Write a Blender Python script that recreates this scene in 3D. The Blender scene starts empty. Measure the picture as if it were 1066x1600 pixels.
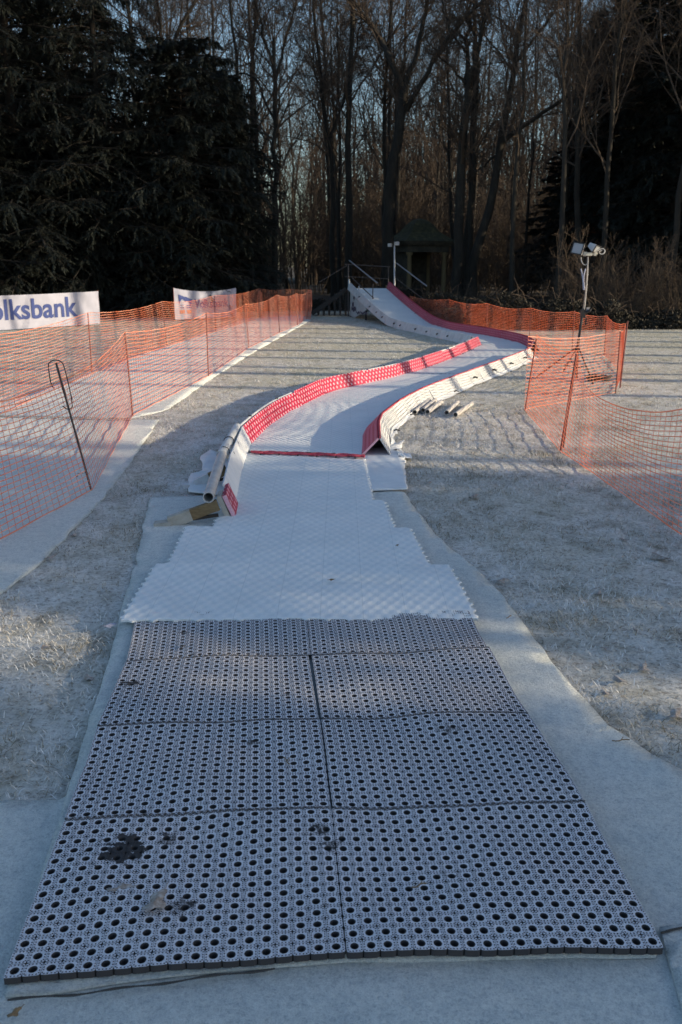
import bpy, math, random
import numpy as np
from math import radians, sin, cos, pi
random.seed(7); rng = np.random.default_rng(7)
sc = bpy.context.scene

# ------------------------------------------------------------------ camera, sky, sun, exposure
FPX, TH, CH = 1420.0, radians(15.17), 1.75
cd = bpy.data.cameras.new('camera'); cam = bpy.data.objects.new('camera', cd); sc.collection.objects.link(cam)
cd.sensor_fit = 'VERTICAL'; cd.sensor_height = 36; cd.lens = FPX / 1600 * 36
cam.location = (0, 0, CH); cam.rotation_euler = (pi / 2 - TH, 0, 0)
cd.clip_start = .05; cd.clip_end = 2000
cd.dof.use_dof = True; cd.dof.focus_distance = 4.2; cd.dof.aperture_fstop = 6.3
sc.camera = cam
SUN_EL, SUN_BACK = radians(13.5), radians(9)      # sun from the right, a little behind the camera
w = bpy.data.worlds.new('World'); sc.world = w; w.use_nodes = True
nt = w.node_tree; bg = nt.nodes['Background']
sky = nt.nodes.new('ShaderNodeTexSky'); sky.sky_type = 'NISHITA'; sky.sun_disc = False
sky.sun_elevation = SUN_EL; sky.sun_rotation = pi / 2 + SUN_BACK; sky.air_density = 1.0; sky.dust_density = 1.2; sky.ozone_density = 2.0
nt.links.new(sky.outputs[0], bg.inputs[0]); bg.inputs[1].default_value = .145
sl = bpy.data.lights.new('sun', 'SUN'); sl.energy = 4.2; sl.angle = radians(.5); sl.color = (1, .83, .58)
sun = bpy.data.objects.new('sun', sl); sc.collection.objects.link(sun)
from mathutils import Vector
sdir = Vector((cos(SUN_EL) * cos(SUN_BACK), -cos(SUN_EL) * sin(SUN_BACK), sin(SUN_EL)))
sun.rotation_euler = sdir.to_track_quat('Z', 'Y').to_euler(); sun.location = (30, 0, 20)
vs = sc.view_settings; vs.view_transform = 'Standard'; vs.look = 'None'; vs.gamma = 1; vs.exposure = .6

# ------------------------------------------------------------------ pixel helpers (survey of the photograph)
CAM = np.array([0, 0, CH]); RT = np.array([1., 0, 0]); FW = np.array([0, cos(TH), -sin(TH)]); UP = np.array([0, sin(TH), cos(TH)])
def ray(x, y): return RT * ((x - 533) / FPX) + UP * ((800 - y) / FPX) + FW
def G(x, y, h=0.0):
    d = ray(x, y); return CAM + d * ((h - CH) / d[2])
def W(x, y, zc): return CAM + ray(x, y) * zc
def GG(l, h=0.0): return np.array([G(x, y, h) for x, y in l])

# ------------------------------------------------------------------ mesh helpers
COL = sc.collection
class MB:
    def __init__(s): s.V = []; s.F = []; s.M = []; s.U = []; s.n = 0; s.A = []
    def add(s, V, F, m=0, uv=None, a=None):
        V = np.asarray(V, float).reshape(-1, 3)
        if not isinstance(F, np.ndarray):
            by = {}
            for f in F: by.setdefault(len(f), []).append(f)
            Fs = [np.array(v) for v in by.values()]
        else: Fs = [F]
        for f in Fs:
            if len(f): s.F.append(f + s.n); s.M.append(m)
        s.V.append(V); s.U.append(np.zeros((len(V), 2)) if uv is None else np.asarray(uv, float)); s.A.append(np.zeros(len(V)) if a is None else np.asarray(a, float)); s.n += len(V)
    def box(s, c, size, R=None, m=0):
        x, y, z = np.array(size) / 2
        V = np.array([[-x,-y,-z],[x,-y,-z],[x,y,-z],[-x,y,-z],[-x,-y,z],[x,-y,z],[x,y,z],[-x,y,z]])
        if R is not None: V = V @ np.asarray(R).T
        s.add(V + np.array(c), np.array([[0,3,2,1],[4,5,6,7],[0,1,5,4],[1,2,6,5],[2,3,7,6],[3,0,4,7]]), m)
    def beam(s, a, b, wd, ht, m=0):
        a = np.array(a, float); b = np.array(b, float); d = b - a; L = np.linalg.norm(d); d /= L
        ref = np.array([0, 0, 1.]) if abs(d[2]) < .95 else np.array([0, 1., 0])
        u = np.cross(ref, d); u /= np.linalg.norm(u); v = np.cross(d, u)
        s.box((a + b) / 2, (L, wd, ht), np.stack([d, u, v], 1), m)
    def tube(s, P, R, sides=8, m=0, cap=True):
        P = np.asarray(P, float); R = np.broadcast_to(np.asarray(R, float), (len(P),))
        V, F = tubes(P[None], R[None], sides); s.add(V, F, m)
        if cap:
            n = len(P)
            s.add(V[:sides], [list(range(sides))[::-1]], m); s.add(V[-sides:], [list(range(sides))], m)
    def build(s, name, mat, parent=None, origin=None, smooth=False, attr=None):
        V = np.concatenate(s.V); U = np.concatenate(s.U); A = np.concatenate(s.A)
        o0 = np.array(origin, float) if origin is not None else (np.array(parent['_o']) if parent is not None and '_o' in parent else np.zeros(3))
        V = V - o0
        me = bpy.data.meshes.new(name)
        nl = sum(f.size for f in s.F); nf = sum(len(f) for f in s.F)
        me.vertices.add(len(V)); me.vertices.foreach_set('co', V.astype(np.float32).ravel())
        me.loops.add(nl); me.polygons.add(nf)
        li = np.concatenate([f.ravel() for f in s.F]).astype(np.int32)
        tot = np.concatenate([np.full(len(f), f.shape[1]) for f in s.F]).astype(np.int32)
        st = np.concatenate([[0], np.cumsum(tot)[:-1]]).astype(np.int32)
        me.loops.foreach_set('vertex_index', li); me.polygons.foreach_set('loop_start', st)
        me.polygons.foreach_set('material_index', np.concatenate([np.full(len(f), m) for f, m in zip(s.F, s.M)]).astype(np.int32))
        me.update(calc_edges=True); me.validate()
        if np.any(U) and len(me.loops) == nl:
            uvl = me.uv_layers.new(name='UVMap'); uvl.data.foreach_set('uv', U[li].astype(np.float32).ravel())
        if attr:
            at = me.attributes.new(attr, 'FLOAT', 'POINT'); at.data.foreach_set('value', A.astype(np.float32))
        for mm in (mat if isinstance(mat, (list, tuple)) else [mat]): me.materials.append(mm)
        me.polygons.foreach_set('use_smooth', np.full(len(me.polygons), bool(smooth)))
        ob = bpy.data.objects.new(name, me); COL.objects.link(ob)
        if parent is not None: ob.parent = parent
        else: ob.location = o0
        return ob
def tubes(P, R, sides):
    """P (B,n,3), R (B,n) -> verts, quads"""
    B, n, _ = P.shape
    T = np.gradient(P, axis=1); T /= np.linalg.norm(T, axis=2, keepdims=True) + 1e-9
    m = T.mean(1); ref = np.where((np.abs(m[:, 2]) < .7)[:, None], np.array([[0, 0, 1.]]), np.array([[0, 1., 0]]))[:, None, :]
    u = np.cross(T, ref); u /= np.linalg.norm(u, axis=2, keepdims=True) + 1e-9; v = np.cross(T, u)
    a = np.arange(sides) * 2 * pi / sides
    V = P[:, :, None] + R[:, :, None, None] * (np.cos(a)[None, None, :, None] * u[:, :, None] + np.sin(a)[None, None, :, None] * v[:, :, None])
    idx = np.arange(B * n * sides).reshape(B, n, sides)
    F = np.stack([idx[:, :-1], np.roll(idx, -1, 2)[:, :-1], np.roll(idx, -1, 2)[:, 1:], idx[:, 1:]], -1).reshape(-1, 4)
    return V.reshape(-1, 3), F[:, ::-1]
def gridfaces(nu, nv):
    i = np.arange(nu * nv).reshape(nu, nv)
    return np.stack([i[:-1, :-1], i[1:, :-1], i[1:, 1:], i[:-1, 1:]], -1).reshape(-1, 4)
def tag(o, label=None, cat=None, group=None, kind=None):
    for k, v in (('label', label), ('category', cat), ('group', group), ('kind', kind)):
        if v: o[k] = v
    return o
def thing(name, loc, label, cat, group=None):
    o = bpy.data.objects.new(name, None); COL.objects.link(o); o.location = loc; o.empty_display_size = .2
    o['_o'] = [float(c) for c in loc]; return tag(o, label, cat, group)
def copy_tree(o, parent=None):
    c = o.copy(); COL.objects.link(c); c.parent = parent
    for ch in list(o.children): copy_tree(ch, c)
    return c
def inside(P, poly):
    x, y = P[:, 0], P[:, 1]; r = np.zeros(len(P), bool); n = len(poly)
    for i in range(n):
        x1, y1 = poly[i][:2]; x2, y2 = poly[(i + 1) % n][:2]
        c = ((y1 > y) != (y2 > y)); 
        with np.errstate(divide='ignore', invalid='ignore'):
            r ^= c & (x < (x2 - x1) * (y - y1) / (y2 - y1 + 1e-12) + x1)
    return r
def resample(P, step):
    P = np.asarray(P, float); d = np.r_[0, np.cumsum(np.linalg.norm(np.diff(P, axis=0), axis=1))]
    n = max(2, int(d[-1] / step) + 1); t = np.linspace(0, d[-1], n)
    return np.stack([np.interp(t, d, P[:, k]) for k in range(P.shape[1])], 1)
def smooth_path(P, it=2):
    P = np.asarray(P, float)
    for _ in range(it):
        Q = P[:-1] * .75 + P[1:] * .25; S = P[:-1] * .25 + P[1:] * .75
        P = np.concatenate([P[:1], np.stack([Q, S], 1).reshape(-1, P.shape[1]), P[-1:]])
    return P
def vnoise(x, y, s, seed=0):
    r = np.random.default_rng(seed); T = r.random((256, 256)); x = np.asarray(x) * s + 1000; y = np.asarray(y) * s + 1000
    i = np.floor(x).astype(int); j = np.floor(y).astype(int); u = x - i; v = y - j; u = u * u * (3 - 2 * u); v = v * v * (3 - 2 * v)
    g = lambda a, b: T[a % 256, b % 256]
    return (g(i, j) * (1 - u) + g(i + 1, j) * u) * (1 - v) + (g(i, j + 1) * (1 - u) + g(i + 1, j + 1) * u) * v
def sn(x, y, s=1.0, k=0):   # cheap smooth pseudo noise in about [-1, 1]
    x = x * s; y = y * s
    return (np.sin(x * 1.7 + 2.1 * k + 1.3 * np.sin(y * 1.1 + k)) + np.sin(y * 1.9 - 1.1 * k + 1.7 * np.sin(x * .8 + 2 * k)) + np.sin((x + y) * 2.9 + k * 3) * .5) / 2.5

# ------------------------------------------------------------------ materials
def mat(name, col, rough=.7, metal=0, build=None):
    m = bpy.data.materials.new(name); m.use_nodes = True
    b = m.node_tree.nodes['Principled BSDF']; b.inputs['Base Color'].default_value = (*col, 1)
    b.inputs['Roughness'].default_value = rough; b.inputs['Metallic'].default_value = metal
    if build: build(N(m), b)
    return m
class N:
    def __init__(s, m): s.t = m.node_tree; s.m = m
    def n(s, ty, **k):
        x = s.t.nodes.new(ty)
        for a, b in k.items(): setattr(x, a, b)
        return x
    def l(s, a, b): s.t.links.new(a, b)
    def coord(s, kind='Object'): return s.n('ShaderNodeTexCoord').outputs[kind]
    def noise(s, scale, detail=4, rough=.6, vec=None, stretch=None):
        x = s.n('ShaderNodeTexNoise'); x.inputs['Scale'].default_value = scale; x.inputs['Detail'].default_value = detail; x.inputs['Roughness'].default_value = rough
        v = vec if vec is not None else s.coord()
        if stretch:
            mp = s.n('ShaderNodeMapping'); mp.inputs['Scale'].default_value = stretch; s.l(v, mp.inputs[0]); v = mp.outputs[0]
        s.l(v, x.inputs['Vector']); return x.outputs['Fac']
    def ramp(s, fac, stops):
        r = s.n('ShaderNodeValToRGB'); e = r.color_ramp.elements
        while len(e) < len(stops): e.new(.5)
        for i, (p, c) in enumerate(stops): e[i].position = p; e[i].color = (*c, 1) if len(c) == 3 else c
        s.l(fac, r.inputs[0]); return r.outputs['Color']
    def mix(s, fac, a, b, mode='MIX'):
        x = s.n('ShaderNodeMix', data_type='RGBA', blend_type=mode)
        for sock, v in ((x.inputs[0], fac), (x.inputs[6], a), (x.inputs[7], b)):
            if isinstance(v, (int, float)): sock.default_value = v
            elif isinstance(v, tuple): sock.default_value = (*v, 1)
            else: s.l(v, sock)
        return x.outputs[2]
    def math(s, op, a, b=0, clamp=False):
        x = s.n('ShaderNodeMath', operation=op); x.use_clamp = clamp
        for sock, v in ((x.inputs[0], a), (x.inputs[1], b)):
            if isinstance(v, (int, float)): sock.default_value = v
            else: s.l(v, sock)
        return x.outputs[0]
    def bump(s, h, strength, dist, b):
        x = s.n('ShaderNodeBump'); x.inputs['Strength'].default_value = strength; x.inputs['Distance'].default_value = dist
        s.l(h, x.inputs['Height']); s.l(x.outputs[0], b.inputs['Normal']); return x

def _ground(n, b):
    big = n.noise(.55, 5, .6); mid = n.noise(5, 8, .7, stretch=(1, .8, 1)); fine = n.noise(45, 6, .75)
    patch = n.noise(1.6, 4, .6, stretch=(1, .5, 1))
    c1 = n.ramp(mid, [(.28, (.14, .13, .085)), (.36, (.36, .34, .25)), (.48, (.52, .50, .41)), (.70, (.64, .62, .55))])
    c2 = n.ramp(mid, [(.25, (.18, .16, .14)), (.37, (.46, .44, .42)), (.54, (.74, .735, .74))])
    geo = n.n('ShaderNodeSeparateXYZ'); n.l(n.coord(), geo.inputs[0])
    far = n.math('MULTIPLY', n.math('SUBTRACT', geo.outputs[1], 9), .09, True)
    f = n.math('SUBTRACT', n.math('MULTIPLY', big, 2.1), n.math('ADD', .45, n.math('MULTIPLY', far, .45)), True)
    c = n.mix(f, c1, c2)
    c = n.mix(n.math('MULTIPLY', n.math('SUBTRACT', patch, .60), 3, True), c, (.20, .18, .12))
    fl = n.ramp(fine, [(.36, (.28, .26, .23)), (.49, (.92, .92, .92)), (.70, (1.2, 1.2, 1.2))])
    c = n.mix(.85, c, fl, 'MULTIPLY')
    leaf = n.ramp(n.noise(2.2, 8, .8), [(.3, (.02, .015, .010)), (.5, (.05, .037, .025)), (.75, (.11, .08, .055))])
    rx = n.math('MULTIPLY', n.math('SUBTRACT', geo.outputs[0], 2.2), .5, True)
    wood = n.math('MULTIPLY', n.math('SUBTRACT', n.math('ADD', n.math('ADD', geo.outputs[1], n.math('MULTIPLY', rx, 10.6)), n.math('MULTIPLY', big, 4)), 38.6), .9, True)
    c = n.mix(wood, c, leaf)
    n.l(c, b.inputs['Base Color']); n.bump(n.math('ADD', n.math('MULTIPLY', mid, .7), n.math('MULTIPLY', fine, .5)), .9, .03, b)
M_ground = mat('frosty_lawn', (.3, .3, .25), .95, build=_ground)
def _blade(n, b):
    info = n.n('ShaderNodeAttribute'); info.attribute_name = 'tone'
    c = n.ramp(info.outputs['Fac'], [(0, (.09, .085, .045)), (.22, (.20, .17, .11)), (.45, (.44, .40, .32)), (.7, (.66, .64, .60)), (1, (.80, .80, .80))])
    n.l(c, b.inputs['Base Color'])
M_blade = mat('frosted_blade', (.4, .4, .35), .9, build=_blade)
def _carpet(n, b):
    a = n.noise(1.2, 4, .6); f = n.noise(260, 3, .8); m_ = n.noise(18, 6, .75)
    gr = n.noise(95, 4, .8)
    c = n.ramp(a, [(.3, (.72, .77, .76)), (.55, (.80, .83, .81)), (.75, (.85, .87, .85))])
    c = n.mix(.8, c, n.ramp(f, [(.3, (.72, .74, .76)), (.6, (1.1, 1.1, 1.1))]), 'MULTIPLY')
    c = n.mix(.75, c, n.ramp(gr, [(.33, (.58, .62, .66)), (.5, (1, 1, 1)), (.7, (1.15, 1.15, 1.15))]), 'MULTIPLY')
    c = n.mix(.6, c, n.ramp(m_, [(.32, (.66, .71, .76)), (.52, (1, 1, 1)), (.75, (1.1, 1.1, 1.1))]), 'MULTIPLY')
    c = n.mix(n.math('MULTIPLY', n.math('SUBTRACT', n.noise(7, 6, .7), .66), 6, True), c, (.22, .22, .19))
    n.l(c, b.inputs['Base Color']); n.bump(n.math('ADD', n.math('ADD', n.math('MULTIPLY', f, .3), n.math('MULTIPLY', gr, .8)), m_), 1.0, .014, b)
M_carpet = mat('frosted_felt', (.5, .56, .56), .95, build=_carpet)
def _sheet(n, b):
    a = n.noise(6, 5, .6); c = n.ramp(a, [(.3, (.62, .66, .70)), (.6, (.74, .77, .80))]); n.l(c, b.inputs['Base Color']); n.bump(n.noise(9, 3, .5), .5, .02, b)
M_sheet = mat('white_plastic_fleece', (.7, .72, .75), .6, build=_sheet)
def _stud(n, b):
    a = n.noise(2.2, 5, .65); f = n.noise(70, 5, .7)
    c = n.ramp(a, [(.3, (.72, .76, .78)), (.6, (.83, .85, .86))])
    c = n.mix(.5, c, n.ramp(f, [(.25, (.78, .80, .82)), (.55, (1, 1, 1))]), 'MULTIPLY')
    c = n.mix(n.math('MULTIPLY', n.math('SUBTRACT', n.noise(11, 5, .7), .69), 7, True), c, (.3, .28, .24))
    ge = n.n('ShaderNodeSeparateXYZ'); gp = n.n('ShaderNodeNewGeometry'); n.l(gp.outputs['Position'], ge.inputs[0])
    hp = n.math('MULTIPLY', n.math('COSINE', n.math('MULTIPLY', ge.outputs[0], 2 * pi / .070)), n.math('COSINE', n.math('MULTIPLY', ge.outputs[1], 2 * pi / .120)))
    hollow_shade = n.math('MULTIPLY', n.math('SUBTRACT', .30, hp), .36, True)
    c = n.mix(n.math('MULTIPLY', hollow_shade, n.math('ADD', .35, n.math('MULTIPLY', a, .7))), c, (.50, .59, .64))  # bluer hollows under frosted tops: stud shading put into the colour
    jx = n.math('ABSOLUTE', n.math('SUBTRACT', n.math('FRACT', n.math('DIVIDE', n.math('ADD', ge.outputs[0], 50), .216)), .5))
    c = n.mix(n.math('MULTIPLY', n.math('SUBTRACT', jx, .489), 70, True), c, (.50, .55, .58))
    n.l(c, b.inputs['Base Color']); n.bump(f, .25, .004, b)
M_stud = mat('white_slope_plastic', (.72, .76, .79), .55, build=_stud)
def _rubber(n, b):
    g = n.n('ShaderNodeNewGeometry'); s = n.n('ShaderNodeSeparateXYZ'); n.l(g.outputs['Normal'], s.inputs[0])
    at = n.n('ShaderNodeAttribute'); at.attribute_name = 'wear'
    f = n.math('MULTIPLY', n.math('SUBTRACT', s.outputs[2], .35), 2.6, True)
    nz = n.noise(55, 5, .75); nb = n.noise(3.5, 4, .6)
    lim = n.math('ADD', n.math('ADD', .10, n.math('MULTIPLY', nb, .36)), n.math('MULTIPLY', at.outputs['Fac'], .6))
    f = n.math('MULTIPLY', f, n.math('MULTIPLY', n.math('SUBTRACT', n.math('ADD', nz, .08), lim), 6, True))
    fr = n.ramp(n.noise(130, 4, .8), [(.3, (.52, .515, .55)), (.6, (.80, .79, .83))])
    n.l(n.mix(n.math('MULTIPLY', f, .96), (.045, .043, .046), fr), b.inputs['Base Color']); n.bump(nz, .3, .003, b)
M_rubber = mat('frosted_rubber', (.1, .1, .1), .85, build=_rubber)
M_joint = mat('frost_flecked_rubber', (.06, .06, .065), .8, build=lambda n, b: n.l(n.ramp(n.noise(160, 3, .8), [(.45, (.03, .03, .032)), (.62, (.30, .30, .33))]), b.inputs['Base Color']))
M_hole_shade = mat('hole_shade_black', (.006, .006, .007), .95)  # near-black that stands in for shade inside the mat holes
def _red(n, b):
    uv = n.n('ShaderNodeSeparateXYZ'); n.l(n.coord('UV'), uv.inputs[0])
    u = n.math('MULTIPLY', uv.outputs[0], 2 * pi / .105); v = n.math('MULTIPLY', uv.outputs[1], 2 * pi / .112)
    p = n.math('MULTIPLY', n.math('COSINE', u), n.math('COSINE', v))
    hole = n.math('MULTIPLY', n.math('SUBTRACT', p, .28), 4, True)
    g = n.noise(6, 4, .6)
    red = n.ramp(g, [(.3, (.34, .010, .040)), (.7, (.48, .025, .075))])
    fr = n.ramp(n.noise(90, 4, .7), [(.3, (.66, .28, .36)), (.6, (.84, .54, .62))])
    n.l(n.mix(n.math('MULTIPLY', hole, .9), red, fr), b.inputs['Base Color']); n.bump(hole, .8, -.012, b)
M_red = mat('red_lattice_plastic', (.55, .02, .04), .5, build=_red)
def _redplain(n, b): n.l(n.ramp(n.noise(25, 5, .7), [(.35, (.38, .01, .035)), (.7, (.60, .12, .16))]), b.inputs['Base Color'])
M_redplain = mat('red_plastic', (.5, .02, .04), .5, build=_redplain)
def _white(n, b):
    n.l(n.ramp(n.noise(7, 6, .7), [(.25, (.42, .43, .44)), (.5, (.60, .62, .64)), (.7, (.68, .70, .72))]), b.inputs['Base Color']); n.bump(n.noise(30, 4, .6), .2, .004, b)
M_white = mat('white_board', (.72, .72, .7), .55, build=_white)
M_greyp = mat('grey_pipe_plastic', (.52, .51, .50), .5, build=lambda n, b: n.l(n.ramp(n.noise(12, 5, .7), [(.3, (.40, .38, .37)), (.6, (.56, .55, .54))]), b.inputs['Base Color']))
M_wood = mat('weathered_timber', (.2, .13, .07), .8, build=lambda n, b: n.l(n.ramp(n.noise(14, 6, .7, stretch=(1, 8, 8)), [(.3, (.13, .085, .04)), (.7, (.27, .19, .10))]), b.inputs['Base Color']))
M_palewood = mat('pale_timber', (.45, .42, .36), .8, build=lambda n, b: n.l(n.ramp(n.noise(14, 6, .7), [(.3, (.34, .31, .26)), (.7, (.50, .48, .44))]), b.inputs['Base Color']))
M_black = mat('black_rubber_clamp', (.02, .02, .022), .6)
M_darkwood = mat('dark_timber', (.035, .03, .027), .85)
def _net(n, b):
    n.l(n.ramp(n.noise(2.5, 5, .7), [(.3, (.80, .17, .07)), (.5, (.84, .32, .20)), (.7, (.86, .52, .42))]), b.inputs['Base Color'])
    tr = n.n('ShaderNodeBsdfTranslucent'); tr.inputs[0].default_value = (.9, .18, .06, 1)
    mx = n.n('ShaderNodeMixShader'); mx.inputs[0].default_value = .3
    out = n.t.nodes['Material Output']; n.l(b.outputs[0], mx.inputs[1]); n.l(tr.outputs[0], mx.inputs[2]); n.l(mx.outputs[0], out.inputs[0])
M_net = mat('orange_plastic_net', (.85, .16, .05), .5, build=_net)
M_rod = mat('rusty_steel_rod', (.16, .05, .04), .7, build=lambda n, b: n.l(n.ramp(n.noise(30, 4, .6), [(.35, (.10, .035, .03)), (.7, (.28, .06, .045))]), b.inputs['Base Color']))
M_rebar = mat('dark_steel_bar', (.07, .055, .055), .6, .3)
M_steel = mat('galvanised_steel', (.45, .47, .5), .45, .6, build=lambda n, b: n.l(n.ramp(n.noise(15, 4, .6), [(.3, (.32, .34, .37)), (.7, (.5, .52, .55))]), b.inputs['Base Color']))
M_rust = mat('thin_dark_rail', (.10, .085, .08), .6, .4)
def _cloth(n, b): n.l(n.ramp(n.noise(3, 4, .6), [(.3, (.33, .34, .43)), (.7, (.40, .41, .51))]), b.inputs['Base Color'])  # cloth darkened and blued in place of shade on the banners
M_cloth = mat('white_banner_cloth', (.7, .7, .75), .8, build=_cloth)
M_blue = mat('navy_print', (.02, .045, .20), .7)
M_orangeprint = mat('orange_print', (.50, .20, .14), .7)
M_print2 = mat('faded_print', (.07, .08, .26), .7)
M_smudge = mat('faded_dark_print', (.10, .09, .13), .8)
def _bark(n, b):
    n.l(n.ramp(n.noise(5, 7, .7, stretch=(1, 1, .25)), [(.3, (.012, .011, .010)), (.55, (.030, .026, .021)), (.75, (.062, .052, .038))]), b.inputs['Base Color'])
    n.bump(n.noise(9, 5, .7, stretch=(1, 1, .2)), .7, .03, b)
M_bark = mat('rough_bark', (.08, .07, .06), .95, build=_bark)
M_conebark = mat('dark_conifer_bark', (.018, .014, .011), .95)
M_twig = mat('bare_twigs', (.072, .052, .038), .95)
M_twig2 = mat('pale_sapling_stems', (.085, .062, .04), .9)
def _needle(n, b):
    oi = n.n('ShaderNodeObjectInfo'); c = n.ramp(n.noise(.9, 4, .7), [(.35, (.006, .010, .007)), (.58, (.013, .019, .014)), (.78, (.040, .050, .044))])
    n.l(c, b.inputs['Base Color'])
M_needle = mat('dark_needles', (.02, .03, .02), .8, build=_needle)
M_ivy = mat('bramble_leaves', (.03, .04, .02), .8, build=lambda n, b: n.l(n.ramp(n.noise(2.5, 5, .7), [(.3, (.012, .012, .008)), (.6, (.030, .026, .018)), (.8, (.075, .055, .035))]), b.inputs['Base Color']))
M_beech = mat('rusty_beech_leaves', (.22, .08, .035), .8)
M_leaf = mat('frosted_dead_leaf', (.3, .26, .23), .85, build=lambda n, b: n.l(n.ramp(n.noise(60, 4, .7), [(.3, (.20, .15, .12)), (.55, (.38, .34, .31)), (.8, (.58, .57, .58))]), b.inputs['Base Color']))
def _stone(n, b): n.l(n.ramp(n.noise(4, 6, .7), [(.3, (.03, .028, .022)), (.6, (.08, .07, .052)), (.8, (.13, .11, .075))]), b.inputs['Base Color']); n.bump(n.noise(12, 5, .7), .5, .02, b)
M_stone = mat('weathered_stone', (.15, .13, .1), .9, build=_stone)
M_column = mat('sandstone_column', (.20, .15, .08), .9)
M_moss = mat('mossy_roof', (.14, .13, .06), .95, build=lambda n, b: n.l(n.ramp(n.noise(5, 6, .7), [(.3, (.02, .022, .014)), (.55, (.06, .058, .028)), (.8, (.15, .13, .06))]), b.inputs['Base Color']))
M_glass = mat('lamp_glass', (.35, .36, .38), .25)
M_lamp = mat('lamp_housing', (.45, .45, .46), .5, .2)
M_cream = mat('cream_cable_box', (.6, .57, .48), .5)
M_line = mat('dark_overlap_edge', (.05, .05, .05), .9)

# ------------------------------------------------------------------ setting: ground
def axis(lo, hi, c0, c1, fine, growth=1.25):
    a = list(np.arange(c0, c1, fine)); s = fine; x = a[-1]
    while x < hi: s *= growth; x += s; a.append(x)
    s = fine; x = a[0]; b = []
    while x > lo: s *= growth; x -= s; b.append(x)
    return np.array(b[::-1] + a)
xs = axis(-500, 500, -6.5, 9, .045); ys = axis(-60, 900, 1.5, 17, .045)
X, Y = np.meshgrid(xs, ys, indexing='ij')
hf = np.clip((30 - np.hypot(X, Y - 8)) / 15, 0, 1)
Z = -.001 - .017 * (vnoise(X, Y, 1.7, 1) * .22 + vnoise(X, Y, 4.3, 2) * .24 + vnoise(X, Y, 11, 3) * .32 + rng.random(X.shape) * .22) * hf
Z = np.minimum(Z, -.002)
g = MB(); g.add(np.stack([X, Y, Z], -1).reshape(-1, 3), gridfaces(len(xs), len(ys)))
tag(g.build('ground', M_ground, smooth=True), kind='structure')

# carpets ----------------------------------------------------------
def sheet(poly, name, m, z=.012, step=.05, amp=.006, thick=.006, k=3, wave=None):
    """flat sheet cut to an outline, draped with small undulations: grid cells inside + rim"""
    P = np.array(poly)[:, :2]; Pd = resample(np.vstack([P, P[:1]]), step)[:-1]
    import bmesh
    bm = bmesh.new(); vs_ = [bm.verts.new((p[0], p[1], 0)) for p in Pd]; bm.faces.new(vs_)
    bmesh.ops.triangulate(bm, faces=bm.faces[:])
    lo, hi = Pd.min(0), Pd.max(0)
    gs = max(step * 2, .1)
    for ax in (0, 1):
        for c in np.arange(lo[ax] + gs, hi[ax], gs):
            co = [0, 0, 0]; no = [0, 0, 0]; co[ax] = c; no[ax] = 1
            bmesh.ops.bisect_plane(bm, geom=bm.verts[:] + bm.edges[:] + bm.faces[:], plane_co=co, plane_no=no)
    bmesh.ops.remove_doubles(bm, verts=bm.verts, dist=.002)
    bmesh.ops.recalc_face_normals(bm, faces=bm.faces[:])
    if sum(f.normal.z for f in bm.faces) < 0: bmesh.ops.reverse_faces(bm, faces=bm.faces[:])
    for v in bm.verts:
        v.co.z = z + amp * float(sn(np.array(v.co.x), np.array(v.co.y), 3.0, k)) * .5 + amp * .5
    r = bmesh.ops.extrude_face_region(bm, geom=[e for e in bm.edges if len(e.link_faces) == 1])
    for v in r['geom']:
        if isinstance(v, bmesh.types.BMVert): v.co.z -= thick + .005
    me = bpy.data.meshes.new(name); bm.to_mesh(me); bm.free()
    me.polygons.foreach_set('use_smooth', np.full(len(me.polygons), True))
    c = P.mean(0); me.transform(__import__('mathutils').Matrix.Translation((-c[0], -c[1], 0)))
    me.materials.append(m); o = bpy.data.objects.new(name, me); o.location = (c[0], c[1], 0); COL.objects.link(o); return o
def wob(poly, amp, step=.12, seed=0):
    r = np.random.default_rng(seed); P = resample(np.vstack([poly, poly[:1]]), step)[:-1].copy()
    P[:, :2] += r.normal(0, amp, (len(P), 2)); return P
main_px = [(235, 777), (302, 776), (375, 775), (600, 765), (634, 770), (650, 800), (683, 838), (720, 870), (760, 905), (795, 945), (830, 990), (862, 1035), (900, 1080), (950, 1132), (1000, 1170), (1066, 1206), (1150, 1250), (1400, 1400), (1700, 1700), (1700, 2600), (-700, 2600), (-700, 1700), (-250, 1258), (0, 1254), (106, 1250), (122, 1212), (150, 1110), (165, 1065), (183, 978), (207, 900), (222, 842)]
C_main = GG(main_px)[:, :2]
tag(sheet(wob(C_main, .006), 'felt_carpet', M_carpet, z=.003, amp=.006), 'large frost covered pale felt carpet spread under the dark ring mats', 'carpet')
C_lay = GG([(10, 1562), (120, 1552), (330, 1524), (540, 1508), (1040, 1500), (905, 1262), (760, 1022), (726, 975), (190, 975), (150, 1100), (108, 1240)])[:, :2]
tag(sheet(wob(C_lay, .003, seed=2), 'felt_underlay', M_carpet, z=.0185, amp=.003, k=5), 'narrower felt underlay with dark frayed edge peeping out below the front of the ring mats', 'carpet')
C_right = GG([(1031, 1457), (1090, 1449), (1500, 1420), (1900, 2300), (1250, 2300)])[:, :2]
tag(sheet(wob(C_right, .003, seed=4), 'felt_strip', M_carpet, z=.0175, amp=.003, k=6), 'overlapping felt strip with dark edge right of the nearest ring mat corner', 'carpet')
walk_near = GG([(-260, 1100), (0, 928), (60, 884), (150, 790), (205, 722), (248, 656), (205, 656), (0, 652), (-160, 648), (-700, 900)])[:, :2]
tag(sheet(wob(walk_near, .006, seed=5), 'felt_runner', M_carpet, z=.002, amp=.004, k=7), 'near half of the pale felt runner inside the orange fenced walkway at left', 'carpet', 'felt runners in the fenced walkway')
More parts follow.
